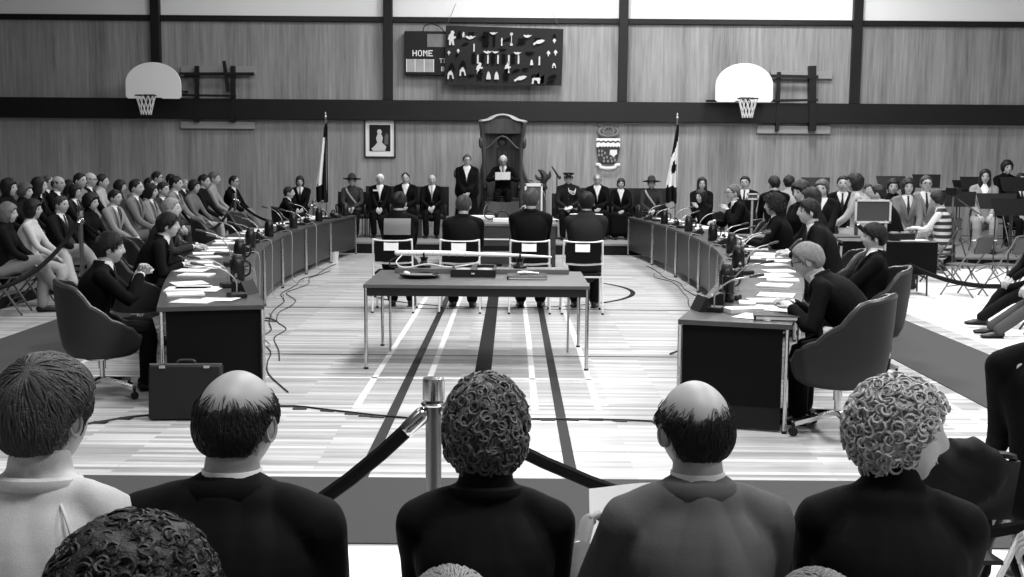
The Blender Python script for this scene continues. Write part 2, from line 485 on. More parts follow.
    o = len(body.v)-len(hb.v); body.f.extend([tuple(i+o for i in f) for f in hb.f]); body.m.extend(hb.m)
    for i, sd in enumerate((-1, 1)):
        dd = nrm(wr[sd]-el[sd]); 
        if hdir and hdir[i] is not None: d2, n2 = vv(*hdir[i][0]), vv(*hdir[i][1])
        else: d2, n2 = nrm(dd+vv(-sd*.25, .1, -.1)), vv(-sd*.2, 0, -1)
        hand(body, wr[sd], d2, n2, -sd, curl, 6 if D < 2 else 10)
    skm = gray(skin, .5, var=.06, scale=25)
    body.build('body', [skm, gray(46, .4), gray(max(20, min(hairv, 90)), .7)], ro)
    # ---- hair
    hm = gray(hairv, .6, bump=.6, scale=220 if D == 2 else 70, var=.30)
    if hair != 'none':
        h = hair_mb(hair, hd if hd is not None else D, hth, seed, fem)
        xf(h, HM, hc)
        if (D == 2 or hd == 2) and hair in ('short','bob','bald','reced'):
            rr = random.Random(int(seed*10)+1); wh = nrm(vv(.12,-.55,.83)); th_ = {'short':.013,'reced':.011,'bald':.008,'bob':.020,'afro':.050}[hair]*hth
            cnt = {'afro':2300,'bob':2400,'short':2400,'bald':2200,'reced':1600}[hair]; k = 0; tries = 0
            while k < cnt and tries < 15000:
                tries += 1
                v = nrm(vv(rr.gauss(0,1), rr.gauss(0,1), rr.gauss(0,1))); z = v[2]; az = abs(math.degrees(math.atan2(v[0], v[1])))
                if z < interp(HAIRLINE[hair], az)+.06: continue
                if hair == 'bald' and (az < 62 or rr.random() < sst(.02, .70, z)): continue
                k += 1; pts = []; dcur = v; dr = nrm(v-wh*np.dot(v, wh))+vv(rr.gauss(0,.25), rr.gauss(0,.25), -.35+rr.gauss(0,.2)); lift = rr.uniform(-.001,.004)
                if hair == 'afro': dr = vv(rr.gauss(0,1), rr.gauss(0,1), rr.gauss(0,1))
                nst = 5
                for j in range(nst):
                    n = nrm(vv(dcur[0]/.076, dcur[1]/.096, dcur[2]/.117)); t = th_*(1+.25*sst(.2,1,dcur[2]))+lift-.003*(j == 0)
                    azc = abs(math.degrees(math.atan2(dcur[0], dcur[1]))); edge = sst(-.06,.14,dcur[2]-interp(HAIRLINE[hair], azc))
                    if hair == 'bald': t *= 1-.9*sst(.2,.7,dcur[2])
                    pts.append(head_pt(dcur, fem)+n*(t*edge+.001+(rr.uniform(-.004,.008) if hair == 'afro' else 0)))
                    d2 = nrm(dr-dcur*np.dot(dr, dcur)); dcur = nrm(dcur+d2*(.055 if hair == 'bald' else .10))
                pts = [HM @ p+hc for p in pts]
                h.tube(pts, ([.0003,.0008,.0011,.0009,.0004] if hair == 'bald' else [.0014,.0022,.0024,.0020,.0008]) if hair != 'afro' else [.002,.0035,.004,.0035,.002], 4, cap='flat')
        if hair in ('curly', 'afro') and (D == 2 or hd == 2):
            rr = random.Random(int(seed*10))
            for k in range(1150 if hair == 'curly' else 2200):
                a = rr.random()*2*PI; z = rr.uniform(-.72, 1); 
                az = abs(math.degrees(math.atan2(math.sin(a), math.cos(a))))
                if z < interp(HAIRLINE['curly'], az)+.05: continue
                q = math.sqrt(max(0, 1-z*z)); d = (q*math.sin(a), q*math.cos(a), z)
                base = head_pt(d, fem); n = nrm(vv(d[0]/.076, d[1]/.096, d[2]/.117)); t1 = nrm(np.cross(n, vv(rr.gauss(0,1), rr.gauss(0,1), rr.gauss(0,1)))); t2 = np.cross(n, t1)
                rad = rr.uniform(.007, .016); st = rr.random()*6; turn = rr.uniform(3.5, 6.5); c0 = base+n*((.032 if hair == 'curly' else .052)*hth*(1+.25*sst(.2,1,z))+rr.uniform(-.006,.006))
                pts = [c0+(t1*math.cos(st+turn*j/7)+t2*math.sin(st+turn*j/7))*rad+n*(.006*math.sin(j*.45)) for j in range(8)]
                pts = [HM @ p+hc for p in pts]
                h.tube(pts, [.0015,.0026,.0034,.0038,.0036,.0030,.0024,.0012], 4, cap='flat')
        h.build('hair', hm, ro)
    if glasses:
        gl = MB()
        for sd in (-1, 1):
            gl.torus(HM @ vv(sd*.033,.104,.006)+hc, .022, .0028, axis=HM @ vv(0,1,0), seg=16, s2=5, sx=1.1)
            gl.tube([HM @ vv(sd*.056,.102,.010)+hc, HM @ vv(sd*.080,.06,.010)+hc, HM @ vv(sd*.085,-.01,.012)+hc], .0026, 5)
        gl.tube([HM @ vv(-.010,.106,.008)+hc, HM @ vv(.010,.106,.008)+hc], .0026, 5)
        gl.build('glasses', BLACK if glasses is True else CHROME, ro)
    # ---- clothes
    def torso(mb, inf, t0, t1, fk=1.0):
        sec = []
        for t, a, c in TB:
            if t < t0-.06 or t > t1+.01: continue
            k = 1+fat*max(0, 1-abs(t-.12)/.32)*fk
            sec.append((t, a*W*k+inf, c*k*(1+.10*fem*g2(t-.36,.07))+inf*1.0))
        mb.tube([sp(t)+(fw*fat*.04*max(0,1-abs(t-.12)/.3)) for t, _, _ in sec], [(a, c) for _, a, c in sec], seg+6, ref=fw, smooth=2)
    def yoke(mb, r0, r1):
        for sd in (-1, 1):
            mb.tube([sp(.545)+vv(sd*.03,0,0), sp(.530)+vv(sd*.105*W,0,0), sh[sd]+vv(-sd*.005,0,.006)], [r0*.8, r0, r1], seg, smooth=2)
    def sleeves(mb, r=(.062,.057,.050,.048,.042), endk=.93, wide=0):
        for sd in (-1, 1):
            w = el[sd]+(wr[sd]-el[sd])*endk
            mb.tube([sh[sd], sh[sd]*.6+el[sd]*.4, el[sd], (el[sd]+w)/2, w], list(r[:4])+[r[4]+wide], seg, smooth=2)
    cm = gray(top, .85, bump=.15, scale=260, var=.10)
    jk = MB(); isv = outfit in ('suit', 'gown', 'vest')
    inf = {'suit':.022,'gown':.034,'tunic':.022,'coat':.024}.get(outfit, .013)
    torso(jk, inf, -.08, .52)
    if outfit in ('suit','gown','tunic','coat'): 
        yoke(jk, .046, .064); sleeves(jk, endk=.90, wide=.035 if outfit == 'gown' else 0)
    elif outfit == 'vest': yoke(jk, .040, .050)
    else: yoke(jk, .040, .054); sleeves(jk, (.055,.050,.043,.041,.035), .95)
    if outfit == 'gown' or outfit == 'coat':
        if stand: jk.tube([sp(-.02), vv(0,0,.5), vv(0,-.01,.12)], [(.21,.16),(.25,.19),(.29,.22)], seg+4, ref=vv(0,1,0))
        elif outfit == 'gown':
            for sd in (-1, 1): jk.tube([hi[sd], kn[sd]+vv(sd*.02,0,.01), an[sd]*.8+kn[sd]*.2+vv(sd*.02,0,0)], [.13,.115,.13], 10)
            jk.tube([(hi[1]+hi[-1])/2, (kn[1]+kn[-1])/2, (an[1]+an[-1])*.4+(kn[1]+kn[-1])*.1], [.12,.09,.11], 10)
    if outfit in ('sweater', 'coat') and neck != -2: 
        jk.tube([nb-un*.03, nb+un*.015, nb+un*(.055 if neck >= 0 else .03)], [(.078,.078),(.070,.070),(.066,.068)], seg+4, ref=fw)
    if outfit == 'tunic': jk.tube([nb-un*.02, nb+un*.035], [(.070,.070),(.065,.066)], seg+4, ref=fw)
    co, fs = remesh(jk, vox, 3 if D < 2 else 5)
    if D == 2:   # folds of the cloth
        C = co
        for i in range(len(C)):
            p = Vector(C[i]); q = Vector((p.x*7+seed, p.y*7, p.z*3.2+abs(p.x)*9))
            n = nrm(C[i]-sp(.3)*vv(1,1,0)-vv(0,0,C[i][2]))
            C[i] = C[i]+n*(abs(noise.noise(q))*(.016 if outfit in ('suit','gown') else .008)+noise.noise(q*3)*.003-.004)
    keep = []
    if isv:
        wv = .075 if outfit != 'vest' else .095
        for f in fs:
            c = sum(co[i] for i in f)/len(f); rel = c-p0; t = np.dot(rel, nrm(sp(.5)-p0)); y = np.dot(c-sp(min(max(t,0),.55)), fw)
            lim = max(0, (t-.22)/.30)*wv
            if y > .0 and t > .22 and abs(c[0]) < lim: continue
            if t > .515 and y > .02 and math.hypot(c[0], y) < .066 and outfit != 'gown': continue
            keep.append(f)
    else: keep = fs
    j = MB(); j.add(co, keep)
    if isv and outfit != 'vest':
        for sd in (-1, 1):   # lapels
            pts = [sp(.20)+fw*(.148+fat*.16)+vv(sd*.004,0,0), sp(.34)+fw*(.150+fat*.05)+vv(sd*.040,0,0), sp(.45)+fw*.128+vv(sd*.075,0,0), sp(.52)+fw*.080+vv(sd*.085,0,0)]
            j.tube(pts, [(.006,.004),(.028,.006),(.032,.007),(.016,.008)], 8, ref=fw, smooth=3)
        pts = [sp(.50)+fw*.085+vv(-.088,0,0), sp(.548)+fw*.03+vv(-.088,0,0), sp(.560)-fw*.050+vv(-.066,0,0), sp(.562)-fw*.080+vv(-.025,0,0), sp(.562)-fw*.080+vv(.025,0,0), sp(.560)-fw*.050+vv(.066,0,0), sp(.548)+fw*.03+vv(.088,0,0), sp(.50)+fw*.085+vv(.088,0,0)]
        j.tube(pts, [(.010,.014),(.012,.020),(.011,.026),(.011,.028),(.011,.028),(.011,.026),(.012,.020),(.010,.014)], 8, ref=vv(0,0,1), smooth=3)
    nm = {'suit':'jacket','gown':'gown','tunic':'tunic','coat':'coat','vest':'vest','sweater':'sweater','shirt':'shirt','dress':'dress'}[outfit]
    jo = j.build(nm, cm if outfit != 'vest' else stripes(top), ro)
    if outfit == 'sweater' and D == 2:
        cb = MB(); cb.tube([nb+un*.012+(vv(math.sin(a),0,0)*.078+fw*math.cos(a)*.078)+vv(0,0,.010*math.cos(a)*-1) for a in np.linspace(0, 2*PI, 29)], [(.012,.016)]*29, 8, ref=vv(0,0,1), cap='flat'); cb.build('knit_collar', cm, ro)
        for sd in ((-1, 1) if top > 100 else ()):
            sm_ = MB(); sm_.tube([nb+vv(sd*.066,0,0)-fw*.045-un*.012, sp(.50)+vv(sd*.115*W,0,0)-fw*.098, sp(.40)+vv(sd*.150*W,0,0)-fw*.100], [.0035]*3, 6, smooth=5); sm_.build('seam', cm, ro)
    if isv:
        s2 = MB(); torso(s2, .006, .0, .53); yoke(s2, .030, .045); sleeves(s2, (.050,.046,.040,.038,.034), .97)
        co, fs = remesh(s2, max(vox, .014), 2); s3 = MB(); s3.add(co, fs)
        s3.tube([nb-un*.015, nb+un*.018, nb+un*(.038 if D < 2 else .055)], [(.071,.071),(.065,.065),(.061,.062)], seg+4, ref=fw, cap='flat')
        s3.build('shirt', gray(shirt, .75), ro)
        if tie is not None and outfit == 'suit':
            t2 = MB(); 
            t2.tube([nb+fw*.068+un*.012, sp(.50)+fw*.098, sp(.40)+fw*.140, sp(.22)+fw*(.142+fat*.13)], [(.014,.010),(.012,.008),(.022,.006),(.030,.005)], 8, ref=fw)
            t2.build('tie', gray(tie, .6), ro)
        if outfit == 'gown':
            for sd in (-1, 1):
                t2 = MB(); t2.prism([(-.012,.0),(.012,.0),(.026,-.17),(-.020,-.17)], nb+fw*.100+vv(sd*.020,0,-.01), (1,0,0), nrm(sp(.5)-sp(.3)-fw*.03), .004)
                t2.build('neck_tab', WHITEP, ro)
    if outfit == 'tunic' and D >= 0:
        bl = MB(); bl.tube([sp(.07)+vv(.19*math.cos(a),0,0)+fw*(.152*math.sin(a)) for a in np.linspace(0, 2*PI, 17)], [(.022,.006)]*17, 6, ref=vv(1,0,.01))
        if hat == 'stetson': pts = [sp(.06)+vv(-.17,0,0)+fw*.06, sp(.22)+fw*.150+vv(-.08,0,0), sp(.37)+fw*.158+vv(.03,0,0), sp(.49)+fw*.118+vv(.11,0,0), sp(.53)+vv(.125,0,.035), sp(.40)-fw*.15+vv(.06,0,0)]
        if hat == 'stetson': bl.tube(pts, [(.020,.005)]*6, 6, ref=fw, smooth=3)
        bl.build('belt', gray(150, .5), ro)
        for k in range(5):
            bt = MB(); bt.ell(sp(.14+.075*k)+fw*(.150-.012*max(0,k-3)), (.009,.009,.009), 8, 6); bt.build('button', CHROME, ro)
    # trousers or skirt, shoes
    if outfit != 'dress':
        tr = MB(); torso(tr, .010, -.10, .14, 1.0)
        for sd in (-1, 1):
            e = an[sd]+nrm(kn[sd]-an[sd])*.02
            tr.tube([hi[sd], (hi[sd]+kn[sd])/2, kn[sd], (kn[sd]+e)/2, e], [.100,.090,.074,.070,.068], 10, smooth=2)
        co, fs = remesh(tr, vox, 3); t3 = MB(); t3.add(co, fs); t3.build('trousers', gray(trouser, .85, var=.1, scale=90), ro)
    else:
        tr = MB(); torso(tr, .014, -.10, .14)
        km = (kn[1]+kn[-1])/2; 
        tr.tube([(hi[1]+hi[-1])/2, (hi[1]+hi[-1])*.25+km*.5, km+vv(0,.01,-.02)], [(.19,.10),(.18,.09),(.15,.07)], 12, ref=vv(0,0,1) if not stand else vv(0,1,0))
        co, fs = remesh(tr, vox, 3); t3 = MB(); t3.add(co, fs); t3.build('skirt', gray(trouser, .85, var=.1, scale=90), ro)
    for sd in (-1, 1):
        fd = vv(sd*.12, 1, 0); a = an[sd]; 
        if a[2] > .15: fd = vv(sd*.1, 1, -.35)
        fd = nrm(fd); up = nrm(vv(0,0,1)-fd*fd[2])
        sb = MB(); z = a-up*.045
        sb.tube([z-fd*.055, z-fd*.01+up*.0, z+fd*.07-up*.004, z+fd*.14-up*.012, z+fd*.185-up*.016], [(.032,.036),(.038,.040),(.042,.034),(.044,.026),(.032,.020)], 10, ref=up, smooth=2)
        sb.tube([z-fd*.02+up*.02, a+up*.01], [.040,.042], 8)
        sb.box(z+fd*.065-up*.038, (.080,.25,.010), rz=-math.atan2(fd[0], fd[1]), rx=math.asin(max(-1,min(1,fd[2]))))
        sb.build('shoe', gray(20, .35), ro)
    # hats
    if hat == 'stetson':
        hb = MB(); 
        hb.lathe([(.02,.0),(.10,.002),(.200,-.004),(.203,.0),(.200,.004),(.100,.010),(.092,.02),(.086,.07),(.060,.115),(.020,.135),(.001,.137)], (0,0,0), 28, sy=1.12, mat=0)
        hb.torus((0,0,.018), .095, .008, seg=24, sy=1.12, sx=1.0, mat=1)
        xf(hb, HM @ rotm(0, R(-6)), HM @ vv(0,.004,.060)+hc); hb.build('hat', [gray(72, .8), BLACK], ro)
    if hat == 'cap':
        hb = MB()
        hb.lathe([(.082,.0),(.086,.002),(.088,.035),(.118,.062),(.120,.070),(.100,.080),(.03,.086),(.001,.086)], (0,0,0), 26, sy=1.15, mat=0)
        hb.torus((0,0,.020), .087, .009, seg=24, sy=1.15, mat=1)
        g = [[vv(math.sin(a)*r*.98, math.cos(a)*r*1.12, .004-(r-.086)*.55) for a in np.linspace(-.95,.95,11)] for r in (.080,.10,.125,.135)]
        hb.sheet(g, .004, mat=0)
        hb.ell((0,.106,.045), (.014,.006,.018), 8, 6, mat=1)
        xf(hb, HM, HM @ vv(0,-.002,.050)+hc); hb.build('cap', [gray(22,.5), gray(175,.5)], ro)
    info = dict(o=ro, hc=hc, wr=wr, el=el, sh=sh, sp=sp, fw=fw, nb=nb, un=un, s=s, HM=HM, an=an, kn=kn, hz=hz)
    return info
_st = {}
def stripes(v):
    if v in _st: return _st[v]
    m = bpy.data.materials.new('striped_knit'); m.use_nodes = True; nt = m.node_tree; b = nt.nodes['Principled BSDF']
    tc = nt.nodes.new('ShaderNodeTexCoord'); w = nt.nodes.new('ShaderNodeTexWave'); w.bands_direction = 'Z'; w.inputs['Scale'].default_value = 3.2; w.inputs['Distortion'].default_value = .3
    r = nt.nodes.new('ShaderNodeValToRGB'); r.color_ramp.elements[0].position = .55; r.color_ramp.elements[0].color = (.02,.02,.02,1); r.color_ramp.elements[1].position = .62; r.color_ramp.elements[1].color = (.5,.5,.5,1)
    nt.links.new(tc.outputs['Object'], w.inputs['Vector']); nt.links.new(w.outputs['Fac'], r.inputs['Fac']); nt.links.new(r.outputs['Color'], b.inputs['Base Color'])
    b.inputs['Roughness'].default_value = .9; _st[v] = m; return m
LAMPS = [(x, y, e) for y, k in ((1.5,1.0), (7,1.15), (12.5,1.1), (18,1.0), (23.2,.85)) for x, e in ((-5.5,60*k), (0.8,320*k), (6.2,310*k))]
EXPO = 0.16
# ------------------------------------------------------------------ the gymnasium
WY = 26.5
X0, X1, YB, ZC = -13.5, 13.5, -5.0, 7.6
def zat(py, Y=WY): return at_y(512, py, Y).z
def struct(name, mb, mats, bevel=0): 
    o = mb.build(name, mats, bevel=bevel); o['kind'] = 'structure'; return o
# floor with its painted court lines (one mesh, several materials)
fl = MB(); fl.box(((X0+X1)/2, (WY+YB)/2, -.05), (X1-X0, WY-YB, .1))
def line(x0, y0, x1, y1, w, m):
    a = vv(x0,y0,0); b = vv(x1,y1,0); d = nrm(b-a); n = vv(-d[1], d[0], 0)*w/2
    z = vv(0,0,.0012+.0004*m); fl.add([a-n+z, b-n+z, b+n+z, a+n+z], [(0,1,2,3)], m)
def gx(px, py): return at_z(px, py).x
for (pa, pb, w, m) in (((355.5,407.8),(426,297.6),.05,1), ((429.4,379),(463,290),.05,1), ((528.8,340),(535,409.8),.05,1), ((576,340),(598.7,409.8),.05,1)):
    a = at_z(*pa); b = at_z(*pb); line(a.x, a.y, b.x, b.y if b.y > 12 or a.y > 12 else b.y, w, m)
a = at_z(528.8,340); line(a.x, a.y, a.x-.02, 14.5, .05, 1); a = at_z(576,340); line(a.x, a.y, a.x-.02, 14.5, .05, 1)
line(at_z(482,379).x, 9.25, at_z(487,340).x, 20, .14, 2)
for p in ((427.4,340),(546.5,340)): x = at_z(*p).x; line(x, 1.0, x, 15.0, .07, 3)
line(X0+.5, at_z(512,356).y, X1-.5, at_z(512,356).y, .035, 2); line(X0+.5, at_z(512,379).y, X1-.5, at_z(512,379).y, .045, 1)
line(gx(73,367), at_z(73,367).y, gx(73,367)-.02, 16, .05, 1); line(gx(890,372), 7.0, gx(890,372)+.02, 12.5, .05, 1)
line(X0+.5, 13.6, X1-.5, 13.6, .05, 3)
cx, cy, cr = at_z(500, 291).x, 15.55, 1.83
n = 96; vs = []; fs = []
for k in range(n):
    t = 2*PI*k/n
    for r in (cr-.035, cr+.035): vs.append((cx+r*math.cos(t), cy+r*math.sin(t), .002))
for k in range(n): fs.append((2*k, 2*k+1, (2*k+3) % (2*n), (2*k+2) % (2*n)))
fl.add(vs, fs, 2)
struct('floor', fl, [M_FLOOR, gray(232, .5), gray(20, .7), gray(66, .7)])
# back wall: panelling below, painted wall above
zt0, zt1 = zat(23.5), zat(18); zb0, zb1 = zat(121.5), zat(101.3)
w = MB(); w.box((0, WY+.1, zt0/2), (X1-X0, .2, zt0)); struct('wall_back', w, M_WALLWOOD)
w = MB(); w.box((0, WY+.1, (zt0+ZC)/2), (X1-X0, .2, ZC-zt0)); struct('wall_back_upper', w, gray(246, .8))
w = MB(); w.box((0, WY-.07, (zb0+zb1)/2), (X1-X0, .22, zb1-zb0)); struct('trim_1', w, gray(30, .5, var=.2, scale=3), bevel=.01)
w = MB(); w.box((0, WY-.03, (zt0+zt1)/2), (X1-X0, .10, zt1-zt0)); struct('trim_2', w, gray(30, .5, var=.2, scale=3), bevel=.01)
w = MB(); w.box((0, WY-.005, zb0-.02), (X1-X0, .03, .035)); struct('trim_3', w, gray(170, .5))
for i, px in enumerate((157.5, 388.5, 622.5, 855)):
    x = at_y(px, 60, WY).x; w = MB(); w.box((x, WY-.05, (zb1+ZC)/2), (.21, .20, ZC-zb1)); struct('trim_%d' % (4+i), w, gray(30, .5, var=.2, scale=3), bevel=.01)
w = MB(); w.box((0, WY-.02, .06), (X1-X0, .03, .12)); struct('baseboard_back', w, BLACKM)
w = MB(); w.box((X0-.1, (WY+YB)/2, ZC/2), (.2, WY-YB, ZC)); struct('wall_left', w, gray(95, .8))
w = MB(); w.box((X1+.1, (WY+YB)/2, ZC/2), (.2, WY-YB, ZC)); struct('wall_right', w, gray(150, .8))
w = MB(); w.box((0, YB-.1, ZC/2), (X1-X0, .2, ZC)); struct('wall_front', w, gray(130, .8))
w = MB(); w.box((0, (WY+YB)/2, ZC+.1), (X1-X0, WY-YB, .2)); struct('ceiling', w, gray(140, .8))
CY0, CY1 = at_z(512, 545.5).y, at_z(512, 479.5).y
def rug(name, x0, y0, x1, y1, mat, z, label, cat, h=.008):
    m = MB(); m.box(((x0+x1)/2, (y0+y1)/2, z+h/2), (x1-x0, y1-y0, h)); return tag(m.build(name, mat, bevel=.002), label, cat)
M_CARP = gray(88, .95, bump=.8, scale=260, var=.16)
rug('carpet_runner', -5.05, CY0, 4.52, CY1, M_CARP, 0, 'dark grey carpet runner crossing the floor behind the near spectators', 'carpet')
rug('carpet_runner', -5.05, CY1+.01, -4.05, 22.5, M_CARP, 0, 'dark grey carpet runner along the left audience', 'carpet')
rug('carpet_runner', 3.52, CY1+.01, 4.52, 19.0, M_CARP, 0, 'dark grey carpet runner behind the right desks, beside the white floor sheet', 'carpet')
rug('floor_sheet', 4.75, 7.6, 9.5, 19.3, gray(240, .6), 0, 'bright white floor sheet under the empty folding chairs on the right', 'floor covering', .004)
rug('floor_sheet', -5.0, .6, 4.4, CY0-.04, gray(240, .6), 0, 'bright white floor sheet under the near spectators', 'floor covering', .004)
# dais for the officials, risers for audience and band
def platform(x0, y0, x1, y1, h, label):
    m = MB(); m.box(((x0+x1)/2, (y0+y1)/2, h/2-.02), (x1-x0, y1-y0, h-.04))
    r = empty('platform', ((x0+x1)/2, y0, 0), 0, label, 'platform')
    m = MB(); m.box((0, (y1-y0)/2, h/2-.02), (x1-x0-.04, y1-y0-.04, h-.04)); m.build('base', gray(40, .8), r)
    m = MB(); m.box((0, (y1-y0)/2, h-.02), (x1-x0, y1-y0, .04)); m.build('deck', gray(120, .8, var=.1), r, bevel=.006)
    return r
DAIS = .22
platform(-4.6, 21.6, 4.3, 26.38, DAIS, 'low dark-sided dais under the seated officials at the back wall')
platform(-9.6, 12.2, -6.02, 25.8, .18, 'low riser under the back rows of the left audience')
platform(4.75, 20.3, 11.5, 26.3, .12, 'low riser under the band music stands at the back right')

# ---------------- wall things
def hoop(px0, px1, pyt, pyb, rimx, rimy, bars, planks, label):
    Y = 25.55; a = at_y(px0, pyb, Y); b = at_y(px1, pyb, Y); top = at_y((px0+px1)/2, pyt, Y).z
    cx = (a.x+b.x)/2; W = b.x-a.x; H = top-(a.z+b.z)/2
    r = empty('basketball_hoop', (cx, Y, a.z), 0, label, 'basketball hoop')
    out = []
    for k in range(25):
        t = PI*k/24; out.append((W/2*math.cos(t)*(1 if True else 1), H*.42+H*.58*math.sin(t)))
    out += [(-W/2, H*.06), (-W/2+.05, 0), (-W*.17, 0), (-W*.13, H*.03), (W*.13, H*.03), (W*.17, 0), (W/2-.05, 0), (W/2, H*.06)]
    m = MB(); m.prism(out, (0,0,0), (1,0,0), (0,0,1), .035); m.build('backboard', gray(246, .5), r, bevel=.008)
    rx = at_y(rimx, rimy, Y-.3).x-cx; rz = at_y(rimx, rimy, Y-.3).z-a.z
    m = MB(); m.torus((rx, -.29, rz), .225, .012, seg=28, s2=8); m.bar((rx-.08,-.02,rz-.01),(rx-.08,-.10,rz-.005),.03); m.bar((rx+.08,-.02,rz-.01),(rx+.08,-.10,rz-.005),.03); m.box((rx,-.03,rz-.02),(.24,.03,.12)); m.build('rim', gray(45,.4), r)
    m = MB(); n = 12
    for k in range(n):
        for s in (-1, 1):
            pts = []
            for j in range(7):
                t = j/6; an = 2*PI*(k+s*.5*t*3)/n; rr = .22*(1-.5*t**.8); pts.append((rx+rr*math.cos(an), -.29+rr*math.sin(an), rz-.42*t))
            m.tube(pts, .007, 4, cap='flat')
    m.build('net', gray(225,.8), r)
    wb = 0
    for (x0,x1,y0,y1) in planks:
        p = at_y(x0, y0, WY-.06); q = at_y(x1, y1, WY-.06)
        m = MB(); m.box(((p.x+q.x)/2-cx, WY-.05-Y, (p.z+q.z)/2-a.z), (q.x-p.x, .08, abs(p.z-q.z))); m.build('wall_plank', gray(150,.6,var=.1), r, bevel=.006)
    for (x0,y0,x1,y1,ww,dy) in bars:
        p = at_y(x0,y0,WY-dy); q = at_y(x1,y1,WY-dy); m = MB(); m.bar((p.x-cx,p.y-Y,p.z-a.z),(q.x-cx,q.y-Y,q.z-a.z),ww); m.build('support_bar', gray(28,.5), r)
    # arms joining the backboard to the wall frame
    for z in (H*.25, H*.7):
        m = MB(); m.bar((W*.2,.03,z),(W*.2+.25,.86,z),.06); m.bar((-W*.2,.03,z),(W*.2+.25,.62,z),.05); m.build('support_arm', gray(28,.5), r)
    return r
hoop(126,181.5,62,98.5, 145.5,95.5, [(197,66,197,122,.09,.16),(233,66,233,122,.10,.16),(180,74,254,74,.07,.20),(181,95,236,96,.05,.24),(224,61,228,92,.07,.30),(181,76,197,76,.07,.16)],
     [(181,255,66,74),(181,255,121.5,129)], 'white fan-shaped basketball backboard folded to the wall, on the left')
hoop(715,772.5,63,102, 748,98.5, [(779,72,777,131,.08,.16),(812,66,812,131,.16,.16),(770,76,818,77,.07,.22),(706,101,818,100,.05,.24),(770,101,818,100,.05,.2)],
     [(771,832,71,79),(757,830,125.5,134)], 'white fan-shaped basketball backboard folded to the wall, on the right')

def letters(txt, font, parent, name, h, loc, mat, spacing=1.0):
    """blocky 5x7 lettering as raised cells"""
    m = MB(); x = 0; c = h/7
    for ch in txt:
        m = MB()
        for r_, row in enumerate(font[ch]):
            for k, q in enumerate(row):
                if q == '#': m.box(((k+.5)*c, 0, (6.5-r_)*c), (c*1.02, .02, c*1.02))
        m.build('letter', mat, parent, loc=(loc[0]+x, loc[1], loc[2]))
        x += 6.2*c*spacing
FONT = {'H':['#...#','#...#','#...#','#####','#...#','#...#','#...#'],'O':['.###.','#...#','#...#','#...#','#...#','#...#','.###.'],
 'M':['#...#','##.##','#.#.#','#.#.#','#...#','#...#','#...#'],'E':['#####','#....','#....','####.','#....','#....','#####'],
 'T':['#####','..#..','..#..','..#..','..#..','..#..','..#..'],'I':['###..','.#...','.#...','.#...','.#...','.#...','###..'],'B':['####.','#...#','#...#','####.','#...#','#...#','####.']}
# scoreboard
Y = WY-.22; a = at_y(404.5, 75, Y); b = at_y(470, 31.5, Y)
sb = empty('scoreboard', (a.x, Y, a.z), 0, 'black scoreboard reading HOME, half hidden by the dark wall hanging', 'scoreboard')
W = b.x-a.x; H = b.z-a.z; k = 26.28/1130
m = MB(); m.box((W/2, .1, H/2), (W, .2, H)); m.build('case', gray(18,.5), sb, bevel=.012)
m = MB(); m.box((33*k, -.012, 33.5*k), (21*k, .02, 12.5*k)); m.build('clock_panel', gray(120,.5,var=.25,scale=5), sb)
m = MB(); m.box((15.5*k, -.012, 9.2*k), (27*k, .02, 12.5*k)); 
m.build('score_panel', gray(165,.5,var=.15,scale=5), sb)
for x in (2.2, 10.5, 19.5, 28.8):
    m = MB(); m.box((x*k, -.026, 9.2*k), (.018, .012, 12.5*k)); m.build('panel_divider', gray(235,.5), sb)
letters('HOME', FONT, sb, 'lettering', .135, (8*k, -.012, 18.3*k), WHITEP, 1.02)
letters('TI', FONT, sb, 'lettering', .10, (34.5*k, -.012, 12.0*k), WHITEP); letters('B', FONT, sb, 'lettering', .10, (36.2*k, -.012, 4*k), WHITEP)
m = MB(); m.tube([(.42,.05,H),(.46,.05,H+.12),(.62,.03,H+.17),(.80,.0,H+.10),(.9,-.02,H)], .012, 5, smooth=4); m.build('cable', BLACK, sb)
# wall hanging
Y = WY-.36; P = [at_y(444.5, 85, Y), at_y(561.5, 85.5, Y), at_y(563.5, 29, Y), at_y(446, 25.5, Y)]
wh = empty('wall_hanging', (P[0].x, Y, P[0].z), 0, 'dark felt wall hanging with rows of small pale cut-out figures', 'wall hanging')
g = []
for i in range(25):
    u = i/24; row = []
    for j in range(13):
        v = j/12; lo = P[0].lerp(P[1], u); hi = P[3].lerp(P[2], u); p = lo.lerp(hi, v)-Vector((P[0].x, 0, P[0].z))
        row.append((p.x, .012*math.sin(u*17+v*3)+.01*math.sin(v*9), p.z-.012*math.sin(u*PI)*(1-v)))
    g.append(row)
m = MB(); m.sheet(g, .02); m.build('cloth', gray(66,.95,bump=.3,scale=80), wh)
def q(u, v): # position on the hanging from zoom pixels
    return ((u-275)/710*(P[1].x-P[0].x), (385-v)/355*(P[3].z-P[0].z))
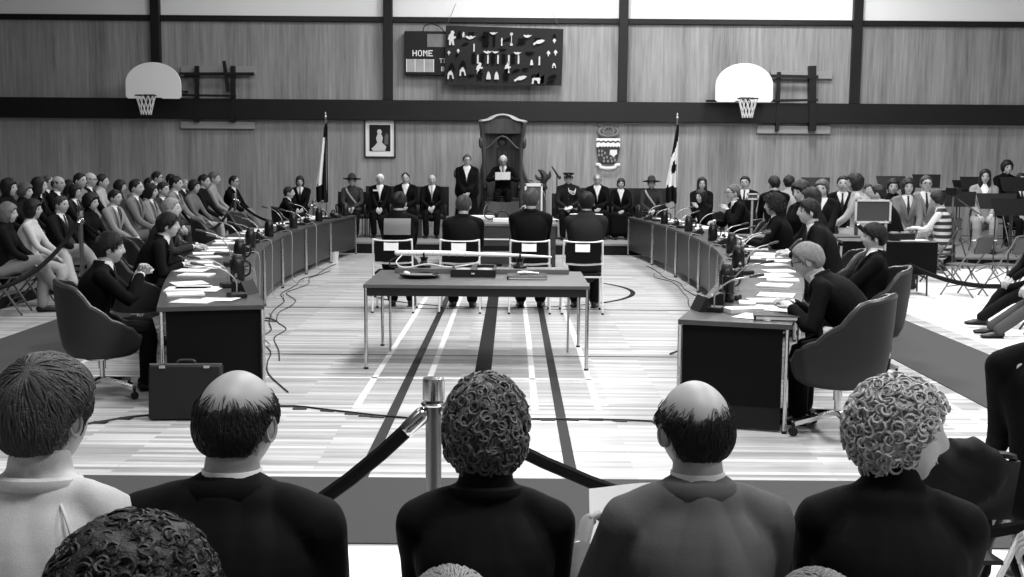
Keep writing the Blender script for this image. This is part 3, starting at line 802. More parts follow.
def figure(kind, u, v, s, dark=False):
    x, z = q(u, v); m = MB(); y = -.045; sc = s*.0036
    def pr(o): m.prism([(a*sc, b*sc) for a, b in o], (x, y, z), (1,0,0), (0,0,1), .012)
    if kind == 'person': pr([(-14,-34),(-5,-34),(-2,-14),(3,-34),(12,-34),(8,-6),(20,2),(18,8),(8,8),(9,18),(13,26),(6,36),(-4,33),(-6,22),(-14,14),(-20,-6),(-13,-10)])
    elif kind == 'bird': pr([(-30,6),(-18,-6),(-2,-12),(16,-6),(34,8),(14,4),(4,10),(-6,3),(-16,8)])
    elif kind == 'fish': pr([(-34,-10),(-24,-2),(-6,10),(18,14),(34,10),(22,-2),(2,-10),(-18,-10),(-28,-20)])
    elif kind == 'post': pr([(-5,-32),(6,-32),(7,20),(3,32),(-4,24)])
    elif kind == 'slab': pr([(-12,-30),(12,-30),(12,30),(-12,30)])
    elif kind == 'bell': pr([(-16,-26),(14,-26),(11,0),(5,16),(-2,24),(-9,14),(-13,0)])
    elif kind == 'lamp': pr([(-12,-4),(-8,6),(0,16),(9,6),(13,-4),(4,-8),(2,-20),(-3,-20),(-4,-8)])
    elif kind == 'rod': pr([(-2,-30),(2,-30),(2,30),(-2,30)]); pr([(-9,26),(0,20),(9,28),(8,40),(-7,40)]); pr([(-9,-26),(0,-20),(9,-28),(8,-40),(-7,-40)])
    elif kind == 'dog': pr([(-36,-26),(-26,-26),(-22,-2),(-6,-8),(0,-24),(10,-24),(12,-4),(26,22),(36,26),(32,-20),(26,-20),(20,0),(6,10),(-20,10),(-34,4)])
    elif kind == 'robe': pr([(-20,-26),(-10,-26),(-8,0),(8,0),(12,-24),(22,-24),(14,10),(4,28),(-8,26),(-18,6)])
    m.build('appliqued_figure', gray(26 if dark else 205,.9), wh)
for f in [('person',320,105,1.3),('bird',430,100,1.1),('person',390,85,.5),('bird',570,75,.8),('post',620,125,.8),('rod',679,110,1.0),('bird',775,90,.9),('fish',845,125,1.1),('lamp',938,115,.9),('lamp',302,192,.8),('lamp',358,180,.8),('post',453,160,.8),('bird',535,187,.9),('bird',583,187,.7),('bird',715,192,.8),
          ('post',476,228,.9),('post',537,228,.9),('post',598,228,.9),('post',663,228,.9),('post',722,228,.9),('bell',803,245,.7),('post',848,235,.9),('lamp',903,190,1.0),('lamp',946,185,1.0),('robe',938,265,.6),
          ('robe',312,325,1.0),('robe',385,305,1.0),('person',487,285,1.1),('bell',543,325,1.0),('bell',592,325,1.0),('person',658,280,1.0),('fish',735,342,1.2),('dog',842,348,1.1)]: figure(*f)
for f in [('slab',452,225,1.0),('slab',505,225,1.0),('slab',570,225,1.0),('slab',633,225,1.0),('slab',690,225,1.0),('slab',525,110,1.5),('post',575,115,1.2),('person',365,85,.7),('bird',440,75,.8),('bird',505,100,.8),('fish',655,110,.8),('fish',740,128,.9),('bird',625,172,.9),('bird',790,190,1.0),('robe',320,280,1.0),('robe',388,265,1.0),('bird',437,325,.9),('person',490,320,1.0),('person',650,320,1.1),('fish',708,295,.8),('bird',765,285,.8),('dog',825,325,.7),('bird',835,105,.8),('lamp',938,88,.9),('fish',928,330,.9),('fish',918,362,.8),('bird',740,110,.8),('lamp',352,205,.9),('fish',402,140,.7)]: figure(*f, dark=True)
m = MB(); p = q(275,30); m.tube([(p[0]+.05,0,p[1]),(p[0]+.25,.1,p[1]+.5)], .006, 4); m.build('hanging_wire', STEEL, wh)
m = MB(); p = q(985,50); m.tube([(p[0]-.05,0,p[1]),(p[0]-.25,.1,p[1]+.45)], .006, 4); m.build('hanging_wire', STEEL, wh)
# framed portrait
Y = WY-.03; a = at_y(364.5, 157.5, Y); b = at_y(395.5, 118.5, Y); W = b.x-a.x; H = b.z-a.z
pf = empty('framed_portrait', ((a.x+b.x)/2, Y, a.z), 0, 'framed portrait of a seated person in a pale dress on the wall', 'picture')
m = MB()
for (x, z, w_, h_) in ((-W/2+.015,H/2,.03,H),(W/2-.015,H/2,.03,H),(0,.015,W,.03),(0,H-.015,W,.03)): m.box((x,-.01,z),(w_,.05,h_))
m.build('frame', gray(60,.4), pf, bevel=.004)
m = MB(); m.box((0,.0,H/2),(W-.05,.02,H-.05)); m.build('mat_board', gray(240,.7), pf)
m = MB(); m.box((0,-.014,H/2),(W*.67,.008,H*.67)); m.build('picture_ground', gray(28,.5), pf)
m = MB(); o = [(-.16,-.27),(.12,-.27),(.15,-.17),(.05,-.08),(.07,.04),(.03,.12),(-.05,.12),(-.09,.02),(-.06,-.08),(-.13,-.16),(-.20,-.22)]
m.prism(o, (0,-.021,H*.47), (1,0,0),(0,0,1), .006); m.prism([(.055*math.cos(t)-.01, .17+.06*math.sin(t)) for t in np.linspace(0,2*PI,13)[:-1]], (0,-.021,H*.47),(1,0,0),(0,0,1),.006)
m.build('painted_sitter', gray(205,.6), pf)
m = MB(); m.prism([(.10,-.12),(.19,-.12),(.20,.10),(.15,.14),(.11,.06)], (0,-.020,H*.47),(1,0,0),(0,0,1),.004); m.build('painted_chair', gray(105,.6), pf)
# coat of arms plaque
Y = WY-.05; c = at_y(608, 150, Y); s = 26.4/1130
ca = empty('coat_of_arms', (c.x, Y, c.z), 0, 'carved coat of arms shield with white wavy chief and scroll on the wall', 'coat of arms')
m = MB(); m.prism([(-11.2*s,11*s),(11.2*s,11*s),(11.5*s,0),(9.5*s,-10*s),(6*s,-13*s),(-6*s,-13*s),(-9.5*s,-10*s),(-11.5*s,0)], (0,0,0),(1,0,0),(0,0,1),.05); m.build('shield', gray(75,.6), ca, bevel=.005)
m = MB(); m.prism([(-11.8*s,11.6*s)]+[(x*s,11.6*s) for x in (0,11.8)]+[(11.8*s,8.5*s)]+[((11.8-k*2.36)*s,(8.6+(.8 if k%2 else -.2))*s) for k in range(1,10)]+[(-11.8*s,8.5*s)],(0,-.035,0),(1,0,0),(0,0,1),.03)
m.build('white_band', gray(242,.6), ca)
m = MB(); m.prism([(11.8*s,6.8*s),(11.8*s,3.0*s)]+[((11.4-k*1.5)*s,(3.0+(.9 if k%2 else -.3))*s) for k in range(15)]+[(-11.8*s,3.0*s),(-11.8*s,6.8*s)]+[((-11.8+k*2.36)*s,(6.8+(1.0 if k%2 else -.2))*s) for k in range(1,10)],(0,-.035,0),(1,0,0),(0,0,1),.03); m.build('white_band', gray(242,.6), ca)
for (x, z) in ((-9,-1),(-6,-1),(-9,-5),(-6,-5),(-3,-3),(-4,-8),(-1,-7),(2,-4),(3,-8),(6,-7),(0,-11),(-4,-11),(4,-11),(7,-10)):
    m = MB(); m.prism([(-.8*s,-1.3*s),(.8*s,-1.3*s),(1*s,.6*s),(0,1.5*s),(-1*s,.6*s)],((x)*s,-.03,z*s),(1,0,0),(0,0,1),.02); m.build('billet', gray(140,.6), ca)
m = MB(); m.prism([(-3.4*s,3*s),(3.4*s,3*s),(3.6*s,-1*s),(0,-4*s),(-3.6*s,-1*s)],(5.3*s,-.04,-2.8*s),(1,0,0),(0,0,1),.03); m.build('fox_mask', gray(235,.6), ca)
m = MB(); m.tube([(-11.5*s,-.03,-14.5*s),(-8*s,-.05,-14.8*s),(-7*s,-.05,-17*s),(0,-.05,-18*s),(7*s,-.05,-17*s),(8*s,-.05,-14.8*s),(11.5*s,-.03,-14.5*s)],[(.02,.035)]*7,8,ref=(0,0,1),smooth=3); m.build('scroll', gray(235,.6), ca)
m = MB()
m.torus((0,-.03,18*s),5.2*s,.025,axis=(0,1,0),seg=20,sy=.9)
for k in range(-3,4): m.tube([(0,-.03,13.5*s),(k*1.8*s,-.04,18*s),(k*3.4*s,-.03,(23-abs(k)*1.0)*s)],.014,6,smooth=3)
for sd in (-1,1): m.tube([(sd*3*s,-.03,13.5*s),(sd*8*s,-.05,15*s),(sd*9.5*s,-.04,19*s),(sd*7*s,-.03,22*s),(sd*10.5*s,-.03,26*s)],[.03,.045,.035,.025,.012],8,smooth=3)
m.build('crest', gray(118,.6), ca)
# ------------------------------------------------------------------ furniture makers
def swivel_chair(loc, rz, label, shellv=34, scale=1):
    r = empty('swivel_chair', loc, rz, label, 'chair', scale=scale)
    g = []; nt, nr = 40, 12
    for i in range(nt+1):
        th = -PI+2*PI*i/nt   # 0 = back (-Y)
        a = abs(math.degrees(th)); row = []
        Ht = interp([(0,.56),(48,.53),(80,.36),(105,.26),(130,.20),(155,.12),(180,.10)], a)
        for j in range(nr+1):
            v = j/nr
            if v < .5: rad = .235*v/.5; z = .325+.02*(v/.5)**2
            else:
                w = (v-.5)/.5; rad = .235+(.095*w**.6-.02*w*w)*(1 if a < 120 else .75); z = .345+Ht*w**1.15
            row.append((rad*math.sin(th)*1.0, -rad*math.cos(th)*.98-.02*(v>.5)*(a<60)*(v-.5), z))
        g.append(row)
    m = MB(); m.sheet(g, .035); m.build('seat_shell', gray(shellv, .6, var=.12, scale=30), r)
    rim = [row[-1] for row in g]; m = MB(); m.tube(rim, .020, 8, smooth=1); m.build('rim', gray(max(24, shellv+22), .4), r)
    m = MB(); m.lathe([(.235,.345),(.262,.37),(.268,.41),(.245,.435),(.12,.445),(.001,.446)],seg=28); m.build('seat_cushion', gray(shellv+4,.8), r)
    m = MB(); m.cyl((0,0,.22),(0,0,.32),.028); m.cyl((0,0,.12),(0,0,.23),.020); m.cyl((0,0,.295),(0,0,.325),.09); m.build('column', CHROME, r)
    for k in range(4):
        t = PI/4+k*PI/2; c, s = math.cos(t), math.sin(t)
        m = MB(); m.bar((.02*c,.02*s,.14),(.30*c,.30*s,.085),.045,.028); m.build('leg', CHROME, r)
        q = MB(); q.cyl((.30*c-.012*s,.30*s+.012*c,.030),(.30*c+.012*s,.30*s-.012*c,.030),.028); q.cyl((.30*c,.30*s,.045),(.30*c,.30*s,.085),.010); q.build('caster', BLACK, r)
    return r
def frame_chair(loc, rz, label):
    """stacking chair: pale tube frame, black pads, card on the back"""
    r = empty('stacking_chair', loc, rz, label, 'chair'); F = gray(225, .35)
    m = MB()
    for s in (-1, 1): m.tube([(s*.23,-.21,.44),(s*.23,-.24,.62),(s*.225,-.275,.87)], .0115, 8, smooth=3)
    m.tube([(-.225,-.275,.87),(-.12,-.285,.852),(.12,-.285,.852),(.225,-.275,.87)], .0115, 8, smooth=3)
    m.tube([(-.23,-.24,.60),(0,-.25,.585),(.23,-.24,.60)], .0115, 8, smooth=3)
    m.tube([(-.23,-.22,.44),(-.235,.20,.44),(.235,.20,.44),(.23,-.22,.44),(-.23,-.22,.44)], .011, 8); m.build('frame', F, r)
    for sx in (-1, 1):
        for sy, y0, y1 in ((1,.20,.235),(-1,-.21,-.26)):
            l = MB(); l.tube([(sx*.235,y0,.44),(sx*.24,y1,.012)], .011, 8); lo = l.build('leg', F, r)
            c = MB(); c.cyl((sx*.24,y1,0),(sx*.24,y1,.02),.015); c.build('rubber_foot', BLACK, lo)
    m = MB(); m.box((0,-.0,.462),(.44,.42,.04)); m.build('seat', BLACKM, r, bevel=.015)
    m = MB(); m.sheet([[(x,-.262-.03*math.cos(x*3)+(z-.72)*-.12,z) for z in np.linspace(.61,.85,6)] for x in np.linspace(-.205,.205,9)], .022); m.build('backrest', BLACKM, r)
    m = MB(); m.box((-.01,-.318,.80),(.17,.003,.115),rx=-.1); m.build('card', WHITEP, r)
    return r
def folding_chair(loc, rz, label, v=120, group=None, padv=None):
    r = empty('folding_chair', loc, rz, label, 'chair', group); S = gray(v, .35, .6)
    for s in (-1, 1):
        m = MB(); m.tube([(s*.215,.235,.012),(s*.215,-.02,.42),(s*.210,-.20,.70),(s*.19,-.245,.80)], .0125, 8, smooth=2); m.build('front_leg', S, r)
        m = MB(); m.tube([(s*.185,-.22,.012),(s*.185,.13,.43)], .0115, 8); m.build('rear_leg', S, r)
    m = MB(); m.tube([(-.19,-.245,.80),(-.15,-.262,.835),(.15,-.262,.835),(.19,-.245,.80)], .0125, 8, smooth=3); m.build('top_rail', S, r)
    m = MB(); m.tube([(-.2,.16,.13),(.2,.16,.13)], .009, 6); m.build('crossbar', S, r)
    m = MB(); m.tube([(-.185,-.14,.11),(.185,-.14,.11)], .009, 6); m.build('crossbar', S, r)
    g = [[(x, y, .440+.012*math.cos(x*8)*0-.012*math.cos(y*7)) for y in np.linspace(-.20,.19,8)] for x in np.linspace(-.195,.195,8)]
    m = MB(); m.sheet(g, .016); m.build('seat', S, r)
    g = [[(x, -.205-.09*(z-.62)/.22*.6-.025*math.cos(x*5), z) for z in np.linspace(.60,.815,6)] for x in np.linspace(-.20,.20,9)]
    m = MB(); m.sheet(g, .014); m.build('backrest', gray(padv,.5,.3) if padv else S, r)
    return r
def stanchion(x, y, label, h=1.08, z=0):
    r = empty('rope_stanchion', (x,y,z), 0, label, 'stanchion')
    m = MB(); m.cyl((0,0,.03),(0,0,h-.05),.026,seg=20); m.build('post', gray(120,.38,.9), r)
    m = MB(); m.lathe([(.16,0),(.16,.012),(.13,.03),(.05,.04),(.028,.07)]); m.build('base', CHROME, r)
    m = MB(); m.lathe([(.028,h-.075),(.036,h-.07),(.036,h-.012),(.034,h),(.005,h+.004)]); m.build('cap', CHROME, r)
    m = MB(); m.torus((0,0,h-.085),.036,.006); m.build('rope_ring', CHROME, r)
    return r
def rope(a, b, sag, label, r_=.024, v=14, seg=8):
    a = vv(*a); b = vv(*b); ro = empty('barrier_rope', tuple(a), 0, label, 'rope'); d = b-a; n = 20
    f = lambda t: d*t-vv(0,0,4*sag*t*(1-t))
    t0 = .055/np.linalg.norm(d)
    m = MB(); m.tube([f(t) for t in np.linspace(t0*1.2, 1-t0*1.2, n)], r_, seg); m.build('cord', gray(v, .8, bump=.3, scale=300), ro)
    for q0, q1 in ((0, t0*1.5), (1, 1-t0*1.5)):
        m = MB(); m.tube([f(q0+(q1-q0)*.45), f(q1)], r_*1.12, 10); m.tube([f(q0+(q1-q0)*.45), f(q0+(q1-q0)*.2)], [r_*.5, r_*.35], 8); m.torus(f(q0+(q1-q0)*.12), .016, .0045, axis=(.4,1,0)); m.build('hook', CHROME, ro)
    return ro
def mic(loc, rz, label, lean=.22, h=.30, v=160, base=True, group=None):
    r = empty('gooseneck_microphone', loc, rz, label, 'microphone', group)
    m = MB(); m.box((0,0,.02),(.11,.13,.04)); m.build('base', gray(28,.5), r, bevel=.008)
    pts = [(0,0,.04),(0,.01,.04+h*.45),(0,lean*.45,.04+h*.85),(0,lean,.04+h)]
    m = MB(); m.tube(pts, .0055, 8, smooth=4); m.build('gooseneck', gray(v,.35,.7), r)
    m = MB(); m.tube([(0,lean-.01,.04+h),(0,lean+.05,.04+h+.015),(0,lean+.08,.04+h+.02)], [.008,.013,.012], 10); m.build('microphone_head', gray(max(60,v-90),.5), r)
    return r
def papers(x, y, z, w, h, rz, label, n=1, v=240, name='paper_sheet', cat='paper', group=None, th=.002):
    r = MB(); q = random.Random(int(x*991+y*77))
    g = [[(a, b, n*th/2+.006*g2(a-w*.4,.08)*(n<3)) for b in np.linspace(-h/2,h/2,5)] for a in np.linspace(-w/2,w/2,6)]
    r.sheet(g, max(.0015,n*th)); o = r.build(name, gray(v,.7), loc=(x,y,z+.002+n*th*.0), rz=rz)
    return tag(o, label, cat, group)
def book(x, y, z, w, h, t, rz, label, v=40, cat='book'):
    r = empty('book', (x,y,z), rz, label, cat)
    m = MB(); m.box((0,0,.003),(w,h,.005)); m.box((0,0,t-.003),(w,h,.005)); m.box((-w/2+.003,0,t/2),(.006,h,t)); m.build('cover', gray(v,.6), r, bevel=.001)
    m = MB(); m.box((.004,0,t/2),(w-.02,h-.012,t-.012)); m.build('pages', gray(225,.8), r)
    return r
def pitcher(x, y, z, label, v=22, s=1.0):
    r = empty('thermal_jug', (x,y,z), 0, label, 'jug')
    m = MB(); m.lathe([(.058*s,0),(.064*s,.01),(.062*s,.12*s),(.058*s,.17*s),(.045*s,.20*s)]); m.build('body', gray(v,.3), r)
    m = MB(); m.lathe([(.045*s,.20*s),(.047*s,.215*s),(.036*s,.235*s),(.004,.24*s)]); m.build('lid', gray(70,.3), r)
    m = MB(); m.tube([(.055*s,0,.18*s),(.105*s,0,.165*s),(.105*s,0,.08*s),(.06*s,0,.05*s)], .009*s, 8, smooth=3); m.build('handle', gray(v,.3), r)
    return r
def glass(x, y, z, label):
    m = MB(); m.lathe([(.026,0),(.032,.10),(.030,.10),(.025,.006),(.001,.005)], seg=16)
    gm = MATS.get('glass')
    if not gm:
        gm = bpy.data.materials.new('clear_glass'); gm.use_nodes = True; b = gm.node_tree.nodes['Principled BSDF']; b.inputs['Transmission Weight'].default_value = .9; b.inputs['Roughness'].default_value = .05; b.inputs['Base Color'].default_value = (.9,.9,.9,1); MATS['glass'] = gm
    return tag(m.build('drinking_glass', gm, loc=(x,y,z)), label, 'glass')
def name_card(x, y, z, rz, label, v=22):
    m = MB(); m.prism([(-.055,0),(.055,0),(.004,.105),(-.004,.105)], (0,0,0), (0,1,0), (0,0,1), .20); 
    return tag(m.build('name_card', gray(v,.6), loc=(x,y,z), rz=rz), label, 'name card')
def console(x, y, z, rz, label):
    """dark desk box: sloped face, switches, handset"""
    r = empty('sound_console', (x,y,z), rz, label, 'console', scale=.74)
    m = MB(); m.prism([(-.10,0),(.10,0),(.10,.05),(-.06,.13),(-.10,.13)], (0,0,0), (0,1,0), (0,0,1), .26); m.build('case', gray(22,.45), r, bevel=.006)
    for k in range(3):
        m = MB(); m.cyl((-.07+.07*k,.02,.085),(-.07+.07*k,.03,.105),.012,seg=10); m.build('knob', gray(190,.4), r)
    m = MB(); m.tube([(-.09,-.06,.16),(-.05,-.06,.185),(.05,-.06,.185),(.09,-.06,.16)], [.022,.013,.013,.022], 8, smooth=3); m.build('handset', gray(20,.4), r)
    return r
def music_stand(x, y, z, rz, label, h=1.12, tilt=25, w=.50, hh=.32):
    r = empty('music_stand', (x,y,z), rz, label, 'music stand')
    m = MB(); t = R(tilt); u = vv(0, -math.sin(t), math.cos(t))*-1; u = vv(0, math.sin(t), math.cos(t))
    m.prism([(-w/2*.85,-hh/2),(w/2*.85,-hh/2),(w/2,hh/2),(-w/2,hh/2)], (0,0,h), (1,0,0), u, .006); m.build('desk', gray(20,.5), r)
    m = MB(); p = vv(0,0,h)-u*hh/2; m.box(p+vv(0,-.03,.0),(w*.85,.06,.008)); m.build('ledge', gray(20,.5), r)
    m = MB(); m.cyl((0,.03,.06),(0,.03,h-.05),.012,seg=10); m.build('pole', gray(60,.4,.6), r)
    for k in range(3):
        a = 2*PI*k/3+.5; m = MB(); m.tube([(0,.03,.16),(.26*math.cos(a),.03+.26*math.sin(a),.012)], .009, 6); m.build('leg', gray(60,.4,.6), r)
    return r
def tripod_camera(x, y, z, rz, label):
    r = empty('camera_tripod', (x,y,z), rz, label, 'tripod')
    for k in range(3):
        a = 2*PI*k/3+.4; m = MB(); m.tube([(0,0,1.05),(.2*math.cos(a),.2*math.sin(a),.55),(.42*math.cos(a),.42*math.sin(a),.012)], [.016,.013,.010], 8); m.build('leg', gray(70,.4,.5), r)
    m = MB(); m.cyl((0,0,.95),(0,0,1.28),.016,seg=10); m.build('column', gray(120,.4,.6), r)
    m = MB(); m.box((0,0,1.36),(.13,.20,.12)); m.cyl((0,.10,1.36),(0,.20,1.36),.035); m.cyl((0,0,1.28),(0,0,1.31),.04); m.build('camera_body', gray(20,.4), r, bevel=.006)
    m = MB(); m.tube([(0,-.05,1.26),(.05,-.45,1.0)], .010, 8); m.build('pan_handle', gray(60,.4), r)
    return r
def arm_chair(loc, rz, label, w=.62, h=1.02):
    """black high-back chair used on the dais"""
    r = empty('high_back_chair', loc, rz, label, 'chair')
    g = [[(x, -.26-.10*(z-.45)-.03*math.cos(x*4), z) for z in np.linspace(.42,h,7)] for x in np.linspace(-w/2,w/2,9)]
    m = MB(); m.sheet(g, .06); m.build('backrest', gray(14,.6), r, bevel=.01)
    m = MB(); m.box((0,0,.42),(w*.86,.48,.10)); m.build('seat', gray(16,.6), r, bevel=.03)
    for s in (-1,1):
        m = MB(); m.tube([(s*.29,-.24,.62),(s*.29,.18,.64),(s*.28,.19,.40)], .022, 8, smooth=3); m.build('armrest', gray(26,.5), r)
        for y in (-.21,.20):
            m = MB(); m.cyl((s*.24,y,0),(s*.24,y,.38),.016,seg=10); m.build('leg', STEEL, r)
    return r
def cable(pts, label, r_=.006, v=20, name='cable', smooth=4, tapes=(), group=None):
    pts = [vv(*p) for p in pts]; o0 = pts[0]
    m = MB(); m.tube([p-o0 for p in pts], r_, 6, smooth=smooth)
    if not tapes: return tag(m.build(name, gray(v,.5), loc=tuple(o0)), label, 'cable', group)
    r = empty(name, tuple(o0), 0, label, 'cable', group); m.build('cord', gray(v,.5), r)
    for (x, y, a) in tapes:
        m = MB(); m.box((x-o0[0], y-o0[1], .004-o0[2]),(.10,.055,.007),rz=a); m.build('tape', gray(50,.5), r)
    return r
def flag(px, ptop, Y, z0, label, mode):
    t = at_y(px, ptop, Y); r = empty('flag', (t.x, Y, z0), 0, label, 'flag'); H = t.z-z0
    m = MB(); m.cyl((0,0,.03),(0,0,H-.12),.016,seg=10); m.build('pole', gray(110,.4), r)
    m = MB(); m.lathe([(.02,0),(.03,.03),(.012,.07),(.022,.09),(.002,.14)], (0,0,H-.13), 10); m.build('finial', gray(190,.3,.6), r)
    m = MB(); m.lathe([(.17,0),(.17,.02),(.04,.05),(.03,.10)]); m.build('base', gray(60,.4,.6), r)
    # cloth hanging in folds from the pole
    g = []; n = 30; L = 1.72; sg = -1 if mode == 'left' else -1
    for i in range(n+1):
        u = i/n; row = []
        for j in range(25):
            v = j/24; drop = L*v
            spread = (.05+.30*v**1.1)*(1-.25*max(0,v-.75)/.25)
            x = sg*(u*spread)+.03; fold = .055*math.sin(u*14+v*1.5)*(.35+v*.8)
            row.append((x*.85+.018*math.sin(u*23), -.02-u*.03+fold, H-.22-drop-.32*u*(1-v)*(.4)-.03*math.sin(u*9)))
        g.append(row)
    mb = MB(); mb.sheet(g, .006)
    nf = []; 
    for k, f in enumerate(mb.f):
        c = np.mean([mb.v[i] for i in f], axis=0); v = (H-.22-c[2])/L; u = (c[0]-.03)/(sg*(.05+.30*max(0,min(1,v))**1.1))
        if mode == 'left': band = 0 if (v < .20 or u < .42 or v > .80) else 1
        else:
            band = 1 if (.18+.30*u < v < .80 and u < .75) else (1 if .42 < v < .80 else 0)
            if band and g2((v-.56), .10)*g2(u-.45, .30) > .55: band = 0
        nf.append(band)
    mb.m = nf
    mb.build('cloth', [gray(38,.85), gray(236,.85)], r)
    return r
# ------------------------------------------------------------------ curved rows of desks
TZ = .74
def desk_row(ctrl, side, n, lab):
    """ctrl: inner edge control points near->far; side: +1 outward is +X"""
    C = [vv(x, y, 0) for x, y in ctrl]; P = catmull(C, 12); P = [p for p in P]
    S = [0]
    for a, b in zip(P, P[1:]): S.append(S[-1]+np.linalg.norm(b-a))
    tot = S[-1]
    def at(s):
        s = max(0, min(tot, s))
        for k in range(len(S)-1):
            if s <= S[k+1] or k == len(S)-2:
                t = (s-S[k])/(S[k+1]-S[k]); p = P[k]*(1-t)+P[k+1]*t; d0 = nrm(P[min(k+1,len(P)-1)]-P[max(k-1,0)]) ; d1 = nrm(P[min(k+2,len(P)-1)]-P[k]); d = nrm(d0*(1-t)+d1*t)
                return p, d, vv(side*d[1], -side*d[0], 0)
    info = []
    for i in range(n):
        s0 = tot*i/n+.008; s1 = tot*(i+1)/n-.008
        pm, dm, nm = at((s0+s1)/2); c = pm+nm*.375
        r = empty('curved_desk', tuple(c), 0, '%s %s' % ('curved wooden desk,', lab(i)), 'desk')
        def grid(k0, k1, z):  # plan strip from offset k0 to k1
            return [[at(s)[0]+at(s)[2]*k-c+vv(0,0,z) for k in (k0, k1)] for s in np.linspace(s0, s1, 9)]
        gr = grid(0, .75, TZ-.017)
        if side > 0: gr = [row[::-1] for row in gr]
        m = MB(); m.sheet(gr, .034); m.build('desk_top', M_TOP, r, bevel=.003)
        m = MB(); m.sheet([[at(s)[0]+at(s)[2]*.035-c+vv(0,0,z) for z in (.11,.40,.705)] for s in np.linspace(s0+.05, s1-.05, 9)], .022); m.build('modesty_panel', M_DESKWOOD, r)
        for s_, k in ((s0+.025,.012),(s0+.04,.72),(s1-.025,.012),(s1-.04,.72)):
            p = at(s_)[0]+at(s_)[2]*k-c
            l = MB(); l.cyl(p+vv(0,0,.015), p+vv(0,0,.70), .015, seg=10); lo = l.build('leg', CHROME, r)
            l = MB(); l.cyl(p, p+vv(0,0,.018), .019, seg=10); l.build('rubber_foot', BLACK, lo)
        if i == 0:
            q0, d0, n0 = at(s0); m = MB(); g = [[q0+n0*k+d0*.05-c+vv(0,0,z) for z in (.17,.70)] for k in (.03,.69)]; m.sheet(g, .015); m.build('end_panel', gray(22,.75), r)
            m = MB(); g = [[q0+n0*k+d0*.055-c+vv(0,0,z) for z in (.015,.17)] for k in (.03,.69)]; m.sheet(g, .013); m.build('kick_panel', gray(50,.75), r)
        info.append(dict(c=c, d=dm, n=nm, at=at, s0=s0, s1=s1))
    return info
RC = [(1.12,7.55),(1.56,9.0),(2.02,10.8),(2.36,12.7),(2.54,14.8),(2.55,17.0),(2.45,19.2),(2.2,21.6)]
LC = [(-1.80,8.15),(-2.30,10.0),(-2.74,12.0),(-3.05,14.0),(-3.2,16.0),(-3.2,17.8),(-3.12,19.6),(-2.95,21.4)]
far = ['nearest to the camera', 'second from the near end', 'third from the near end', 'fourth from the near end', 'third from the far end', 'second from the far end', 'farthest, beside the dais']
RD = desk_row(RC, 1, 7, lambda i: 'right-hand row, '+far[i])
LD = desk_row(LC, -1, 7, lambda i: 'left-hand row, '+far[i])

def yaw_to(dx, dy): return math.degrees(math.atan2(-dx, dy))   # rotation so local +Y points to (dx,dy)
row_r = random.Random(3)
def desk_items(D, sidename, side, i):
    at, s0, s1 = D['at'], D['s0'], D['s1']; L = s1-s0
    where = 'on the %s desk of the %s row' % (('nearest','second','third','fourth','fifth','sixth','farthest')[i], sidename)
    def pt(f, k): p, d, n = at(s0+L*f); return p+n*k, math.degrees(math.atan2(d[1], d[0])), n
    rr = row_r
    # face of items turned to the member (outward)
    p, a, n = pt(.62, .22); rz = math.atan2(-n[0], n[1])
    mic((p[0],p[1],TZ), rz+rr.uniform(-.5,.5), 'gooseneck desk microphone '+where, lean=.24, h=.20+rr.uniform(0,.10))
    if i not in (1, 4):
        p, a, n = pt(.24, .18); mic((p[0],p[1],TZ), rz+rr.uniform(-.6,.6), 'second gooseneck microphone %s, nearer the camera' % where, lean=.26, h=.16+rr.uniform(0,.1), v=170)
    p, a, n = pt(.44, .13); console(p[0],p[1],TZ, rz+PI+rr.uniform(-.2,.2), 'small black desk console with knobs '+where)
    p, a, n = pt(.84, .14); pitcher(p[0],p[1],TZ, 'dark insulated water jug '+where, v=20 if i % 2 else 40)
    p, a, n = pt(.93, .20); glass(p[0],p[1],TZ, 'clear water glass beside the jug '+where)
    if side > 0 and i == 0: pass
    for k in range(5 if i < 3 else 3):
        f = (.14,.38,.60,.80,.50)[k]; kk = (.50,.56,.50,.54,.36)[k]
        p, a, n = pt(f, kk); q = (.216,.28) if k < 4 else (.18,.12)
        papers(p[0],p[1],TZ+.003*(k == 4)+.0, q[0]*1.05, q[1], math.radians(a)+rr.uniform(-.4,.4), 'loose white papers '+where, n=rr.choice((1,2,3,6)), v=rr.choice((244,236,240,225)), group='loose papers '+where)
    if i in (2, 3, 5): p, a, n = pt(.30, .33); book(p[0],p[1],TZ, .17,.24,.03, math.radians(a)+rr.uniform(-.4,.4), 'dark bound book '+where, v=rr.choice((35,60,90)))
for i in range(7): desk_items(RD[i], 'right', 1, i); desk_items(LD[i], 'left', -1, i)
# particular things on the two nearest desks
p = at_z(295*280/1010+620, 180+470*160/577, TZ); name_card(p.x, p.y, TZ, R(100), 'small dark name card at the inner corner of the nearest right desk')
p = at_z(779, 319, TZ); book(p.x, p.y, TZ, .34, .20, .035, R(-10), 'large closed ledger with pale page edges at the near right desk corner', v=70)
p = at_z(742, 312, TZ); papers(p.x, p.y, TZ, .26, .16, .3, 'crumpled pale paper beside the name card on the nearest right desk', n=10, v=200, th=.003)
p = at_z(218, 300, TZ); papers(p.x, p.y, TZ, .28, .20, -.15, 'single white sheet at the near edge of the nearest left desk', n=1)
p = at_z(192, 290, TZ); papers(p.x, p.y, TZ, .40, .26, .12, 'spread pile of white papers before the man at the nearest left desk', n=6)
p = at_z(247, 294, TZ); name_card(p.x, p.y, TZ, R(75), 'small dark name card at the inner corner of the nearest left desk')
p = at_z(728, 302, TZ); m = MB(); m.lathe([(.045,0),(.05,.20),(.045,.205),(.04,.02),(.001,.02)]); m.torus((0,0,.07),.05,.004)
